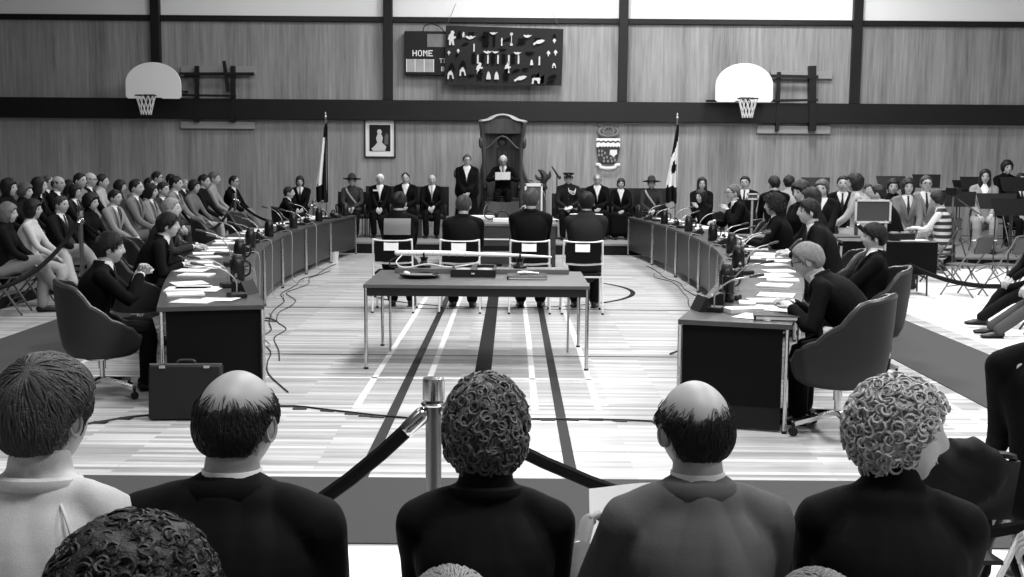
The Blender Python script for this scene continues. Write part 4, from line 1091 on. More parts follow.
tag(m.build('thermal_jug', gray(25,.3), loc=(p.x,p.y,TZ)), 'tall black cylinder at the inner edge of the nearest right desk', 'jug')

# ---------------- member chairs
def chair_at(x, y, deg, label, z=0): return swivel_chair((x,y,z), R(deg), label)
# ---------------- centre: ceremonial table, chairs, clerk table
a = at_z(363, 286.5, .73); b = at_z(590, 290, .73); TY0 = 9.58; TX0, TX1 = at_y(363,288,TY0).x, at_y(590,288,TY0).x; TD = 1.28
ct = empty('display_table', ((TX0+TX1)/2, TY0+TD/2, 0), 0, 'plain long table with tubular steel legs in the middle of the floor', 'table')
W = TX1-TX0; TT = .735
m = MB(); m.box((0,0,TT-.015),(W,TD,.03)); m.build('table_top', gray(92,.35,var=.12,scale=6,spec=.6), ct, bevel=.004)
m = MB()
for (x,y,w_,d_) in ((0,-TD/2+.03,W-.04,.025),(0,TD/2-.03,W-.04,.025),(-W/2+.03,0,.025,TD-.06),(W/2-.03,0,.025,TD-.06)): m.box((x,y,TT-.065),(w_,d_,.07))
m.build('apron', gray(24,.6), ct)
for sx in (-1,1):
    for y in (-TD/2+.025, TD/2-.03):
        l = MB(); l.cyl((sx*(W/2-.02),y,.015),(sx*(W/2-.02),y,TT-.03),.0155,seg=12); lo = l.build('leg', CHROME, ct)
        l = MB(); l.cyl((sx*(W/2-.02),y,0),(sx*(W/2-.02),y,.016),.02,seg=12); l.build('rubber_foot', BLACK, lo)
        if y < 0:
            l = MB(); l.cyl((sx*(W/2-.14),.2,.015),(sx*(W/2-.14),.2,TT-.05),.011,seg=10); l.build('leg', CHROME, ct)
# plinth board carrying the tusk mace
x0, x1 = at_y(395,268,10.6).x, at_y(569,268,10.6).x; cy = TY0+TD-.16
m = MB(); m.box(((x0+x1)/2, cy, TT+.022),(x1-x0,.24,.044)); tag(m.build('plinth_board', gray(105,.5,var=.1), bevel=.004), 'low flat board along the back of the display table', 'board')
mc = empty('ceremonial_mace', ((x0+x1)/2, cy, TT+.044), 0, 'long white tusk mace resting on two dark stands on the display table', 'mace')
xa, xb = at_y(397,254,cy).x-(x0+x1)/2, at_y(551,257,cy).x-(x0+x1)/2
m = MB(); m.tube([(xa,0,.135),(xa*.5,0,.137),(0,0,.128),(xb*.6,0,.118),(xb,0,.108)],[.026,.025,.020,.015,.009],12,smooth=3); m.build('tusk', gray(240,.4), mc)
for k in range(9):
    t = k/8; x = xa+.03+(xb-xa)*.42*t; m = MB(); m.torus((x,0,.136-.004*t),.0255-.002*t,.004,axis=(1,.25,0),seg=16,s2=5); m.build('ring', gray(215,.4), mc)
for x in (at_y(424,262,cy).x-(x0+x1)/2, at_y(520,260,cy).x-(x0+x1)/2):
    m = MB(); m.lathe([(.065,0),(.068,.02),(.045,.035),(.028,.06),(.035,.085),(.046,.095),(.03,.10)],(x,0,0),16); m.tube([(x,-.035,.135),(x,-.03,.10),(x,.03,.10),(x,.035,.135)],.009,6,smooth=3); m.build('stand', gray(18,.4), mc)
m = MB(); m.tube([(xa+.05,-.02,.12),(xa+.0,-.08,.05),(xa+.09,-.10,.006),(xa+.30,-.09,.04),(xa+.5,-.07,.012),(xa+.75,-.06,.05),(-.02,-.03,.11)],.006,6,smooth=5); m.build('cord', gray(225,.6), mc)
m = MB(); m.tube([(xa+.05,.0,.12),(xa-.05,-.05,.07),(xa-.06,-.09,.02),(xa+.02,-.11,.006)],.008,6,smooth=4); m.build('tassel', gray(60,.8), mc)
# tray, compartment box, folder
p = at_z(420, 277.5, TT); r = empty('oval_tray', (p.x,p.y,TT), 0, 'dark oval tray with small pale items, left on the display table', 'tray')
m = MB(); m.lathe([(.12,0),(.175,.012),(.195,.035),(.188,.037),(.16,.012),(.001,.010)],(0,0,0),32,sx=1.0,sy=.85); m.build('dish', gray(34,.35), r)
m = MB(); m.box((.0,0,.022),(.24,.10,.02),taper=.9); m.build('glass_insert', gray(150,.2), r)
for x, s_ in ((-.13,.026),(-.11,.018)): m = MB(); m.ell((x,.02,.035),(s_,s_,s_*.9),10,8); m.build('glass_stopper', gray(215,.2), r)
p = at_z(474, 274.5, TT); r = empty('compartment_box', (p.x,p.y,TT), 0, 'open dark wooden box with round dials, centre of the display table', 'box')
for (x,y,w_,d_) in ((0,-.25,.41,.02),(0,.25,.41,.02),(-.195,0,.02,.50),(.195,0,.02,.50)):
    m = MB(); m.box((x,y,.035),(w_,d_,.07)); m.build('side_panel', gray(38,.5,var=.2), r, bevel=.003)
m = MB(); m.box((0,0,.008),(.39,.49,.016)); m.build('bottom', gray(60,.6), r)
m = MB(); m.box((0,.0,.04),(.05,.48,.06)); m.build('divider', gray(26,.5), r)
for x in (-.10,.10): m = MB(); m.lathe([(.070,0),(.068,.035),(.03,.043),(.002,.044)],(x,0,.017),20,sy=1.6); m.build('round_dial', gray(165,.4), r)
m = MB(); m.box((0,-.263,.035),(.03,.006,.012)); m.build('clasp', gray(200,.3), r)
p = at_z(527, 278, TT); book(p.x,p.y,TT,.36,.34,.03,0,'large dark closed folio with white gloves on it, right on the display table',v=45,cat='book')
m = MB(); m.tube([(-.08,0,.012),(-.02,.01,.016),(.04,.0,.013),(.075,.015,.009)],[(.02,.010),(.032,.012),(.03,.010),(.01,.006)],10,ref=(0,0,1),smooth=3)
for k in range(3): m.tube([(.04,.0,.012),(.10,.03-.025*k,.008)],.008,6)
tag(m.build('white_gloves', gray(238,.8), loc=(p.x,p.y+.02,TT+.035)), 'pair of white gloves lying on the dark folio', 'gloves')
# chairs of the four people facing the table
CX = [at_y(px, 250, 13.1).x for px in (392, 459.5, 530, 583.5)]
CL = ['first from the left','second from the left','third from the left','rightmost of the four']
for k, x in enumerate(CX): frame_chair((x, 13.42, 0), 0, 'black padded chair with white tube frame and a white card, '+CL[k])
# clerk table
x0, x1 = at_y(441, 222, 18.5).x, at_y(558, 222, 18.5).x; cxt = (x0+x1)/2; W = x1-x0; CT = .76; CTY = 19.3
tb = empty('clerk_table', (cxt, CTY, 0), 0, 'wooden clerk table with crowded papers in front of the carved throne', 'table')
m = MB(); m.box((0,0,CT-.02),(W,1.5,.04)); m.build('table_top', grain_mat('clerk_top',85,120,3,14,3,.4), tb, bevel=.005)
m = MB(); m.box((0,-.70,.56),(W-.1,.03,.34)); m.build('front_panel', M_DESKWOOD, tb)
m = MB(); m.box((0,-.70,.20),(W-.1,.03,.22)); m.build('lower_panel', M_DESKWOOD, tb)
m = MB(); m.box((-.05,-.725,.50),(.42,.012,.022)); m.build('pale_rail', gray(225,.4), tb)
m = MB(); m.box((-.05,-.725,.27),(.42,.012,.05)); m.build('pale_rail', gray(200,.4), tb)
for sx in (-1,1):
    for sy in (-.66,.66): m = MB(); m.box((sx*(W/2-.06),sy,.36),(.06,.06,.72)); m.build('leg', M_DESKWOOD, tb, bevel=.004)
# things on the clerk table
def ct_at(px, py): p = at_z(px, py, CT); return p.x, min(max(p.y, CTY-.62), CTY+.62)
for k, (px, py, w_, h_, n, lab) in enumerate(((480,218,.5,.34,30,'thick heap of white papers left on the clerk table'),(512,218.5,.34,.26,3,'white papers at the middle of the clerk table'),(545,216,.36,.24,3,'white sheets at the right end of the clerk table'),(502,221.5,.30,.30,26,'stacked white document pile at the front edge of the clerk table'))):
    x, y = ct_at(px, py); papers(x, y, CT, w_, h_, (.2,-.1,.3,0)[k], lab, n=n, v=240)
x, y = ct_at(504, 216); r = empty('book_rest', (x,y+.1,CT), 0, 'dark open book on a sloping rest at the clerk table', 'book rest')
for sd in (-1,1): m = MB(); m.prism([(0,0),(.30*sd,.02),(.26*sd,.30),(-.04*sd,.28)] if sd>0 else [(0,0),(-.04*sd,.28),(.26*sd,.30),(.30*sd,.02)],(0,0,.02),(1,.12*sd,0),(0,.35,.94),.02); m.build('board', gray(70 if sd<0 else 50,.6), r)
m = MB(); m.bar((0,.02,.01),(0,.16,.28),.03); m.build('rest', gray(22,.6), r)
m = MB(); m.torus((-.20,-.1,.085),.07,.012,axis=(0,1,.1),seg=20,sx=1.4); m.torus((.02,-.12,.085),.07,.012,axis=(0,1,.1),seg=20,sx=1.4); m.cyl((-.09,-.11,0),(-.09,-.11,.1),.01)
tag(m.build('headphones', gray(18,.4), loc=(x-.03,y-.18,CT)), 'black looped headset lying before the book rest', 'headset')
x, y = ct_at(486, 214); mic((x,y+.2,CT), R(200), 'gooseneck microphone left of the book rest on the clerk table', lean=.3, h=.24)
x, y = ct_at(508, 214); mic((x+.2,y+.3,CT), R(-60), 'gooseneck microphone right of the book rest on the clerk table', lean=.3, h=.24)
x, y = ct_at(526, 214); mic((x+.35,y+.5,CT), R(60), 'tall gooseneck microphone beside the pale-framed lectern', lean=.28, h=.62)
# pale framed lectern box on the table
Yl = 19.6; a = at_y(524.5, 207, Yl); b = at_y(542.5, 183.5, Yl)
r = empty('table_lectern', ((a.x+b.x)/2, Yl, CT), 0, 'box lectern with a pale frame on the clerk table, behind the third seated man', 'lectern'); W = b.x-a.x; H = b.z-CT
m = MB(); m.box((0,.05,H/2),(W-.02,.22,H)); m.build('case', gray(95,.6,var=.15,scale=9), r, bevel=.004)
m = MB()
for (x,z,w_,h_) in ((-W/2+.015,H/2,.03,H),(W/2-.015,H/2,.03,H),(0,H-.025,W,.05),(0,.02,W,.04)): m.box((x,-.07,z),(w_,.03,h_))
m.build('frame', gray(215,.5), r, bevel=.004)
# ---------------- throne on the dais
TH = 24.9; tx = at_y(502.5, 150, TH).x; r = empty('carved_throne', (tx, TH, DAIS), 0, 'tall carved wooden throne with arched pale top at the centre of the dais', 'throne')
Ht = at_y(502, 114, TH).z-DAIS; k = TH/1130
m = MB(); g = []
def hw(z): return interp([(0,26*k),(.5,25*k),(.9,18.5*k),(1.3,17.5*k),(1.8,18.5*k),(2.2,20*k),(3,20*k)], z)
for u in np.linspace(-1,1,21):
    g.append([(u*hw(z), .25+.0-.26*abs(u)**2.5, z) for z in np.linspace(.1, Ht-.12, 26)])
m.sheet(g, .06); m.build('back_panel', M_THRONE, r)
m = MB(); m.tube([(-21.5*k,.0,Ht-.16),(-15*k,.06,Ht-.13),(-8*k,.12,Ht-.05),(0,.14,Ht-.02),(8*k,.12,Ht-.05),(15*k,.06,Ht-.13),(21.5*k,.0,Ht-.16)],[(.16,.035)]*7,8,ref=(0,0,1),smooth=4); m.build('arched_cornice', gray(165,.5), r)
m = MB(); m.prism([(-19.8*k,0)]+[(x*19.8*k, .22+.10*math.cos(x*PI/2)) for x in np.linspace(-1,1,13)]+[(19.8*k,0)],(0,.06,Ht-.42),(1,0,0),(0,0,1),.12); m.build('canopy_panel', M_THRONE, r)
m = MB(); m.tube([(x*18*k,.02-.0,Ht-.62+.14*math.cos(x*PI*1.0)) for x in np.linspace(-1,1,11)],.022,8); m.build('carved_arch', M_THRONE, r)
m = MB(); m.prism([(-5.5*k,-.26),(5.5*k,-.26),(5.5*k,.20),(0,.26),(-5.5*k,.20)],(0,.20,Ht-.92),(1,0,0),(0,0,1),.06); m.torus((0,.18,Ht-.60),.085,.02,axis=(0,1,0)); m.build('carved_crest', gray(24,.5), r)
for z in (Ht-1.05,Ht-.86): 
    for x in (-.06,.06): m = MB(); m.box((x,.165,z),(.085,.02,.13)); m.build('crest_panel', gray(62,.5), r)
for sd in (-1,1):
    m = MB(); m.tube([(sd*20*k,.05,.1),(sd*17.8*k,.02,1.0),(sd*18.5*k,.0,1.6),(sd*20*k,.0,2.1),(sd*20.8*k,.0,Ht-.2)],[.07,.05,.04,.05,.06],8,smooth=4); m.build('side_stile', M_THRONE, r)
    m = MB(); m.ell((sd*21.5*k,-.02,Ht-.62),(.05,.05,.13),10,8); m.build('carved_knot', M_THRONE, r)
    # sweeping wings with carved finials
    o = [(sd*17*k,.05),(sd*17*k,1.62),(sd*20*k,1.40),(sd*24*k,1.18),(sd*29*k,1.02),(sd*36*k,.96),(sd*44*k,.96),(sd*44*k,.05)]
    if sd < 0: o = o[::-1]
    m = MB(); m.prism(o,(0,.22,0),(1,0,0),(0,0,1),.05); m.build('wing_panel', M_THRONE, r, bevel=.01)
    m = MB(); m.tube([(sd*18*k,.20,1.60),(sd*21*k,.20,1.36),(sd*25*k,.20,1.15),(sd*31*k,.20,1.02),(sd*44*k,.20,.97)],.035,8,smooth=4); m.build('wing_rail', gray(100,.45), r)
    m = MB(); c0 = vv(sd*41*k,.18,1.0); m.tube([c0,c0+vv(0,0,.1)],[.09,.05],10); m.tube([c0+vv(0,0,.08),c0+vv(sd*.03,0,.2),c0+vv(-sd*.03,0,.32),c0+vv(-sd*.10,-.02,.36)],[.07,.08,.055,.02],10,smooth=3); m.tube([c0+vv(0,.0,.15),c0+vv(sd*.12,0,.22),c0+vv(sd*.15,0,.33)],[.04,.05,.015],8,smooth=3); m.tube([c0+vv(0,0,.15),c0+vv(-sd*.12,0,.18),c0+vv(-sd*.17,0,.25)],[.04,.04,.015],8,smooth=3); m.build('carved_finial', gray(62,.5), r)
    m = MB(); m.tube([(sd*.36,.1,1.02),(sd*.38,-.35,1.05),(sd*.36,-.50,.98)],[.04,.04,.05],10,smooth=3); m.cyl((sd*.36,-.45,.4),(sd*.36,-.45,.98),.035); m.build('armrest', gray(32,.5), r)
m = MB(); m.box((0,-.28,.72),(.70,.60,.10)); m.build('seat', gray(26,.6), r, bevel=.02)
m = MB(); m.box((0,-.28,.35),(.74,.62,.70)); m.build('seat_base', M_THRONE, r)
m = MB(); m.box((0,-.80,.14),(.7,.40,.28)); m.build('footstep', gray(40,.7), r)
# microphone stand beside the throne
p = at_y(557, 176, 22.9); r = empty('microphone_stand', (p.x, p.y, DAIS), 0, 'thin black boom microphone stand left of the officer in the peaked cap', 'microphone stand')
h = p.z-DAIS
m = MB(); m.lathe([(.13,0),(.13,.015),(.02,.03)]); m.build('base', BLACK, r); m = MB(); m.cyl((0,0,.02),(0,0,h),.010,seg=8); m.build('pole', BLACK, r)
m = MB(); m.tube([(.04,0,h-.03),(-.10,0,h+.18)],[.022,.014],8); m.cyl((.02,0,h-.04),(.08,0,h-.02),.03); m.build('microphone_head', BLACK, r)
# flags
flag(325.5, 112, 24.9, DAIS, 'white and dark flag hanging on a pole at the left side of the dais', 'left')
flag(677.5, 113, 24.9, 0.0 if at_y(677,113,24.7).x > 4.3 else DAIS, 'flag with a dark leaf on its white middle hanging on a pole, right side', 'right')

# ---------------- attache case, stands, ropes, cables
a = at_y(152, 421, 7.75); b = at_y(222, 421, 7.75)
r = empty('attache_case', ((a.x+b.x)/2+.02, 7.68, 0), R(4), 'black attache case leaning on the nearest left desk', 'case')
W = b.x-a.x
m = MB(); m.box((0,0,.19),(W,.10,.37),rx=R(-7)); m.build('shell', gray(24,.55), r, bevel=.012)
m = MB(); m.box((0,.012,.382),(W*1.0,.012,.008)); m.build('metal_rim', gray(165,.3,.8), r)
m = MB(); m.tube([(-.06,.022,.378),(-.05,.026,.405),(.05,.026,.405),(.06,.022,.378)],.009,8,smooth=3); m.build('handle', gray(60,.4), r)
for x in (-.15,.15): m = MB(); m.box((x,-.035,.372),(.04,.012,.02)); m.build('latch', CHROME, r)
def sign_stand(px, pt, pb, w, hpx, Y, label, v=88, po=0):
    t = at_y(px, pt, Y); b = at_y(px, pb, Y); x = t.x
    r = empty('sign_stand', (x, Y, 0), 0, label, 'stand')
    m = MB(); m.lathe([(.17,0),(.17,.012),(.05,.03),(.02,.05)],(po,0,0)); m.build('base', gray(110,.4,.7), r)
    m = MB(); m.cyl((po,0,.03),(po,0,b.z+.02),.018,seg=10); m.build('pole', gray(185,.35,.5), r)
    c = (t.z+b.z)/2; H = t.z-b.z
    m = MB(); m.box((0,-.005,c),(w,.02,H)); m.build('board', gray(v,.8), r)
    m = MB()
    for (x_,z,w_,h_) in ((-w/2,c,.022,H+.02),(w/2,c,.022,H+.02),(0,t.z,w+.02,.022),(0,b.z,w+.02,.022)): m.box((x_,-.018,z),(w_,.02,h_))
    m.build('frame', gray(205,.4,.3), r)
    return r
sign_stand(873, 200.5, 222, .40, 22, 13.2, 'grey sign board with pale frame on a pole behind the second right desk', po=.16)
sign_stand(752.5, 194, 199, .16, 22, 17.0, 'small narrow sign holder on a thin pole behind the right desks')
stx = -5.2
LSY = [9.2, 13.6, 17.6, 21.2]
st_lab = ['off the near left corner', 'behind the man at the nearest left desk', 'in front of the middle of the left audience', 'beside the man in black suit, far end of the left audience']
for i, y in enumerate(LSY): stanchion(stx, y, 'chrome rope stanchion '+st_lab[i], h=1.14)
for i in range(3): rope((stx, LSY[i], 1.05), (stx, LSY[i+1], 1.05), (.58,.46,.48)[i], 'black barrier rope of the left audience, '+('nearest span','middle span','farthest span')[i])
stanchion(-3.9, 22.2, 'chrome rope stanchion at the left end of the dais', h=1.0); rope((stx,21.2,1.05),(-3.9,22.2,.915),.40,'black barrier rope turning towards the dais on the left')
stanchion(4.62, 9.0, 'chrome rope stanchion off the right, near the legs of the seated visitors', h=1.1) if False else None
stanchion(5.05, 16.6, 'chrome rope stanchion by the bag near the press table', h=1.0); stanchion(6.15, 11.2, 'chrome rope stanchion before the seated visitors on the right', h=1.05)
rope((5.05,16.6,.915),(6.15,11.2,.965),.62,'black barrier rope drooping before the empty folding chairs on the right', r_=.03)
sx = at_y(433.5, 400, 3.63).x
stanchion(sx, 3.63, 'chrome rope stanchion standing just behind the curly-haired woman in front', h=at_y(434,378,3.63).z)
hz_ = at_y(434,378,3.63).z-.085
stanchion(sx-2.1, 3.4, 'chrome rope stanchion off the near left', h=1.08); stanchion(sx+3.0, 3.7, 'chrome rope stanchion off the near right', h=1.08)
rope((sx,3.63,hz_),(sx-2.1,3.4,hz_),.55,'thick black barrier rope going down left from the front stanchion', r_=.025)
rope((sx,3.63,hz_),(sx+3.0,3.7,hz_),.46,'thick black barrier rope going down right from the front stanchion', r_=.022)
def fz(px, py, z=.008): p = at_z(px, py); return (p.x, p.y, z)
cp = [fz(60,430), fz(110,421), fz(150,416), fz(276,407), fz(330,411), fz(385,417), fz(440,420), fz(560,420), fz(650,422), fz(720,428)]
tp = [fz(px,py)[:2]+(rnd.uniform(-.2,.2),) for px,py in ((100,423),(125,419),(300,409),(328,411),(352,414),(366,416),(378,417),(548,420),(572,420),(596,420),(620,421))]
cable(cp, 'long black floor cable held with tape crossing behind the near spectators', .007, 26, 'floor_cable', tapes=tp)
# cables hanging from the desks to the floor inside the two rows
for i, D in enumerate(RD[1:6]):
    at, s0, s1 = D['at'], D['s0'], D['s1']; p, d, n = at((s0*2+s1)/3); q, _, _ = at((s0+2*s1)/3)
    cable([p+n*.15+vv(0,0,TZ+.008), p-n*.015+vv(0,0,TZ), p-n*.02+vv(0,0,.35), p-n*.03+vv(0,0,.05), p-n*.15+d*.1+vv(0,0,.008), p-n*.10+d*.5+vv(0,0,.008)], 'thin pale microphone cable hanging down the front of the %s right desk' % ORD[i+1], .0055, 150)
for i, D in enumerate(LD[1:6]):
    at, s0, s1 = D['at'], D['s0'], D['s1']; p, d, n = at((s0*2+s1)/3)
    cable([p+n*.15+vv(0,0,TZ+.008), p-n*.015+vv(0,0,TZ), p-n*.02+vv(0,0,.35), p-n*.03+vv(0,0,.05), p-n*.15+d*.1+vv(0,0,.008), p-n*.10+d*.5+vv(0,0,.008)], 'thin pale microphone cable hanging down the front of the %s left desk' % ORD[i+1], .0055, 150)
for nm, D, s in (('right', RD, 1), ('left', LD, -1)):
    pts = []
    for i in range(0, 6):
        at, s0, s1 = D[i]['at'], D[i]['s0'], D[i]['s1']
        for f, k in ((.2,.22),(.6,.12),(.9,.20)): p, d, n = at(s0+(s1-s0)*f); pts.append(p-n*(k*.7+.04*math.sin(i*2.3+f*5))+vv(0,0,.008))
    cable(pts, 'black cable lying on the floor along the inner side of the %s desk row' % nm, .0055, 24)
    pts = [p+vv(-s*.10+.05*math.sin(j*1.7), .1, .0) for j, p in enumerate(pts)][2:-2]
    cable(pts, 'thinner grey cable beside the black one along the inner side of the %s desk row' % nm, .005, 60)
# little heap of connectors under the mace-side cables
c = at_z(265, 322); cable([(c.x-.1,c.y,.01),(c.x,c.y+.1,.03),(c.x+.12,c.y,.01),(c.x+.02,c.y-.1,.03),(c.x-.08,c.y+.02,.012)], 'coiled dark cable on the floor beside the nearest left desk', .009, 22)
c = at_z(683, 355); cable([(c.x-.12,c.y,.01),(c.x,c.y+.12,.02),(c.x+.14,c.y+.02,.01),(c.x+.02,c.y-.03,.02)], 'coiled dark cable on the floor beside the nearest right desk', .009, 22)
# pale cup under the left desks
c = at_z(331, 262); m = MB(); m.lathe([(.07,0),(.09,.18),(.085,.18),(.066,.01),(.001,.01)]); tag(m.build('waste_basket', gray(190,.7), loc=(c.x+.05,c.y,0)), 'small pale waste basket on the floor at the far left desks', 'basket')
# ------------------------------------------------------------------ people
def H_(px, py, Y): return at_y(px, py, Y)
lap = lambda z=.62: [(-.08,.36,z),(.08,.34,z)]
T = [0]
# --- four people facing the throne
p1 = person('man in dark robe with pale grey yoke, leftmost of four backs at the table', head=(CX[0]+.045,13.45,H_(396,203,13.45).z), yaw=0, hair='short', hairv=22, outfit='coat', top=16, D=1, hd=2, hunch=4, neck=-1, seed=2, hp=-8)
person('grey-haired man in dark jacket, pale collar, second of four backs at the table', head=(CX[1]+.03,13.45,H_(461,206,13.45).z), yaw=3, hair='short', hairv=78, outfit='suit', top=20, D=1, hd=2, hunch=10, hp=-10, hy=-8, seed=5)
person('light-haired man in a dark suit, third of four backs at the table', head=(CX[2]+.01,13.45,H_(531,200,13.45).z), yaw=-2, hair='short', hairv=84, outfit='suit', top=15, D=1, hd=2, hunch=5, seed=9)
p4 = person('man in grey uniform with pale shoulder boards, rightmost of the four backs at the table', head=(CX[3]+.05,13.45,H_(588,203,13.45).z), yaw=-3, hair='short', hairv=34, outfit='tunic', top=56, trouser=24, D=1, hd=2, hunch=4, seed=12)
for sd in (-1, 1):
    m = MB(); a = p4['sp'](.52)+vv(sd*.085,0,.045); b = p4['sh'][sd]+vv(-sd*.005,0,.078); m.tube([a,b],[(.030,.007),(.032,.007)],8,ref=(0,0,1)); m.build('shoulder_board', gray(205,.5), p4['o'])
def yoke_patch(info, v):
    m = MB(); sp = info['sp']; fw = info['fw']
    g = [[sp(t)+vv(x,0,0)-fw*(.150-.9*x*x-max(0,t-.47)*.9) for t in np.linspace(.33,.51,6)] for x in np.linspace(-.15,.15,11)]
    m.sheet(g, .012); m.build('yoke', gray(v,.8), info['o'])

# yoke of the first man is placed here
yoke_patch(p1, 118)
# --- officials on the dais (facing the camera)
YB_ = 23.1
def off(px, py, label, Y=YB_, hd=(-.05,.05), **k):
    k.setdefault('yaw', 180+ (512-px)*.02); k.setdefault('hands', [(-.05,.30,.66),(.05,.30,.64)]); k.setdefault('curl', .7); k.setdefault('elbow', [(-1,-.3,-.35),(1,-.3,-.35)])
    return person(label, head=H_(px, py, Y), z0=DAIS, maxs=1.2, **k)
def dchair(px, label, Y=YB_, h=1.0, w=.62): x = at_y(px, 200, Y).x; return arm_chair((x, Y-.02, DAIS), PI, label, w, h)
off(352, 181.5, 'mounted police officer in broad-brimmed hat seated left of the white-haired man', outfit='tunic', top=74, trouser=24, hat='stetson', hairv=30, D=1, seed=1)
wt = off(380, 179.5, 'white-haired man in black with white shirt and medals, hands clasped, on the dais', outfit='suit', top=15, tie=235, hair='thin', hairv=215, D=1, seed=3, hands=[(-.03,.34,.60),(.03,.34,.60)])
m = MB(); m.box((.09,.185,1.0),(.10,.02,.035)); m.build('medals', gray(215,.4), wt['o'])
off(405.5, 178.5, 'dark-haired man in black gown with white neck tabs, left of the two on the dais', outfit='gown', top=13, hairv=26, D=1, seed=4, hair='reced')
off(432, 180, 'bald man in dark suit with pale tie seated just left of the standing clerk', outfit='suit', top=20, tie=150, hair='bald', hairv=150, D=1, seed=6)
st = off(467, 160.5, 'standing clerk in black gown and glasses with hands joined at the waist', Y=22.8, stand=True, outfit='gown', top=12, hairv=70, glasses=True, D=1, fat=.45, hands=[(-.05,.26,.98),(.05,.26,.96)], hy=8, seed=7)
spk = person('white-haired man in dark suit on the carved throne, reading from white papers', head=H_(503, 161, 24.3), z0=DAIS+.36, maxs=1.25, yaw=180, outfit='suit', top=14, tie=60, hair='reced', hairv=180, D=1, hp=-18, hunch=14, glasses=True, seed=8,
    hands=[(-.13,.32,.83),(.13,.32,.83)], hdir=[((.5,.5,.5),(.3,0,-.2)),((-.5,.5,.5),(-.3,0,-.2))], curl=.9, elbow=[(-1,-.2,-.6),(1,-.2,-.6)])
o = spk['o']; M4 = Matrix.Translation(o.location) @ Matrix.Rotation(o.rotation_euler[2],4,'Z') @ Matrix.Scale(spk['s'],4)
q = M4 @ Vector((0,.42,.89)); m = MB(); m.sheet([[(x,.03*abs(x)*4+z*.6,z+.03*x) for z in (-.08,0,.08)] for x in np.linspace(-.16,.16,7)],.004)
tag(m.build('white_papers', gray(165,.7), loc=tuple(q)), 'white papers held open by the man on the throne', 'paper')
of = off(568.5, 179, 'officer in dark uniform and peaked cap with white gloves in hand', Y=22.9, outfit='tunic', top=46, trouser=18, hat='cap', hairv=35, D=1, seed=10, hands=[(-.06,.30,.68),(.06,.30,.66)])
m = MB(); m.tube([(-.06,.34,.66),(.0,.38,.63),(.07,.37,.62)],[(.035,.02),(.045,.025),(.03,.015)],8,ref=(0,0,1),smooth=3); m.build('white_gloves', WHITEP, of['o'])
m = MB()
for k in range(3): m.tube([vv(-.16,.03,1.06),vv(-.12,.15,.98-.03*k),vv(-.02,.18,1.00-.02*k),vv(0,.165,1.04)],.008,6,smooth=4)
m.build('aiguillette', gray(200,.5), of['o'])
off(597.5, 180, 'man with receding hair in black gown with white tabs, right of the peaked-cap officer', Y=23.1, outfit='gown', top=13, hairv=120, hair='reced', glasses=True, D=1, seed=11)
off(621, 184, 'curly-haired woman in black gown and white tabs with hands folded, on the dais', Y=23.1, outfit='gown', top=13, hairv=45, hair='curly', fem=1, hth=.7, D=1, seed=13)
off(651.5, 184, 'mounted police officer in broad-brimmed hat seated by the right flag', Y=23.0, outfit='tunic', top=66, trouser=22, hat='stetson', hairv=30, D=1, seed=14)
for px, l in ((352,'behind the left police officer'),(380,'behind the white-haired man'),(405.5,'behind the left gowned man'),(432,'behind the bald man'),(568.5,'behind the officer in the peaked cap'),(597.5,'behind the right gowned man'),(621,'behind the gowned woman'),(651.5,'behind the right police officer')):
    dchair(px, 'black high-back chair on the dais '+l, Y=23.15, h=1.02 if px not in (352,568.5) else .9, w=.66)
# pages at the ends of the dais
person('long-haired youth in dark suit and tie seated at the left end of the dais', head=H_(300,182,23.2), z0=DAIS, yaw=188, outfit='suit', top=18, tie=30, hair='bob', hairv=38, D=1, seed=15, hands=[(-.05,.32,.62),(.05,.33,.60)], maxs=1.15)
person('dark-haired man in profile at the farthest left desk', head=H_(289,193,20.9), yaw=-82, outfit='suit', top=20, hair='short', hairv=40, D=1, seed=16, hands=[(-.1,.38,.80),(.12,.40,.80)])
person('long-haired woman in a dark jacket seated behind the farthest right desk', head=H_(702,184,22.0), yaw=175, outfit='coat', neck=-1, top=22, hair='long', hairv=34, D=1, fem=1, seed=17, maxs=1.25, seat=.56)

# --- members at the right desks
def desk_face(D, pos):   # yaw towards the inner side
    n = D['n']; return yaw_to(-n[0], -n[1])
deskhands = [(-.14,.42,.80),(.12,.40,.80)]
def member(DK, px, py, Y, label, dyaw=0, ch=True, chl=None, **k):
    yaw = desk_face(DK, None)+dyaw; k.setdefault('hands', deskhands); k.setdefault('D', 1); k.setdefault('outfit', 'suit')
    i = person(label, head=H_(px,py,Y), yaw=yaw, **k)
    if ch:
        l = i['o'].location; a = R(yaw); back = k.get('cb', .02)
        swivel_chair((l.x+math.sin(a)*.03, l.y-math.cos(a)*.03, 0), a+R(rnd.uniform(-8,8)), 'dark tub chair of the '+chl, shellv=rnd.choice((38,46,34)), scale=1.0)
    return i
man1 = person('grey-haired man in glasses writing at the nearest right desk', head=H_(808,261,7.75), yaw=66, outfit='suit', top=16, hair='short', hairv=128, glasses=True, D=2, seed=21, lean=24, hunch=16, hp=-14,
    hands=[(-.16,.46,.80),(.10,.50,.80)], scale=1.02, hy=6)
swivel_chair((2.17,7.38,0), R(58), 'large empty-backed dark tub chair behind the grey-haired man at the nearest right desk', 40, 1.05)
m = MB()
person('dark-haired man facing left in a tub chair behind the nearest right desk', head=H_(874,238,9.55), yaw=82, outfit='suit', top=18, hair='short', hairv=24, D=2, seed=22, lean=-8, hunch=0, hands=[(-.10,.36,.66),(.10,.36,.66)], hth=1.5)
swivel_chair((at_y(874,238,9.55).x-.0,9.6,0), R(80), 'dark tub chair of the dark-haired man behind the nearest right desk', 38, 1.02)
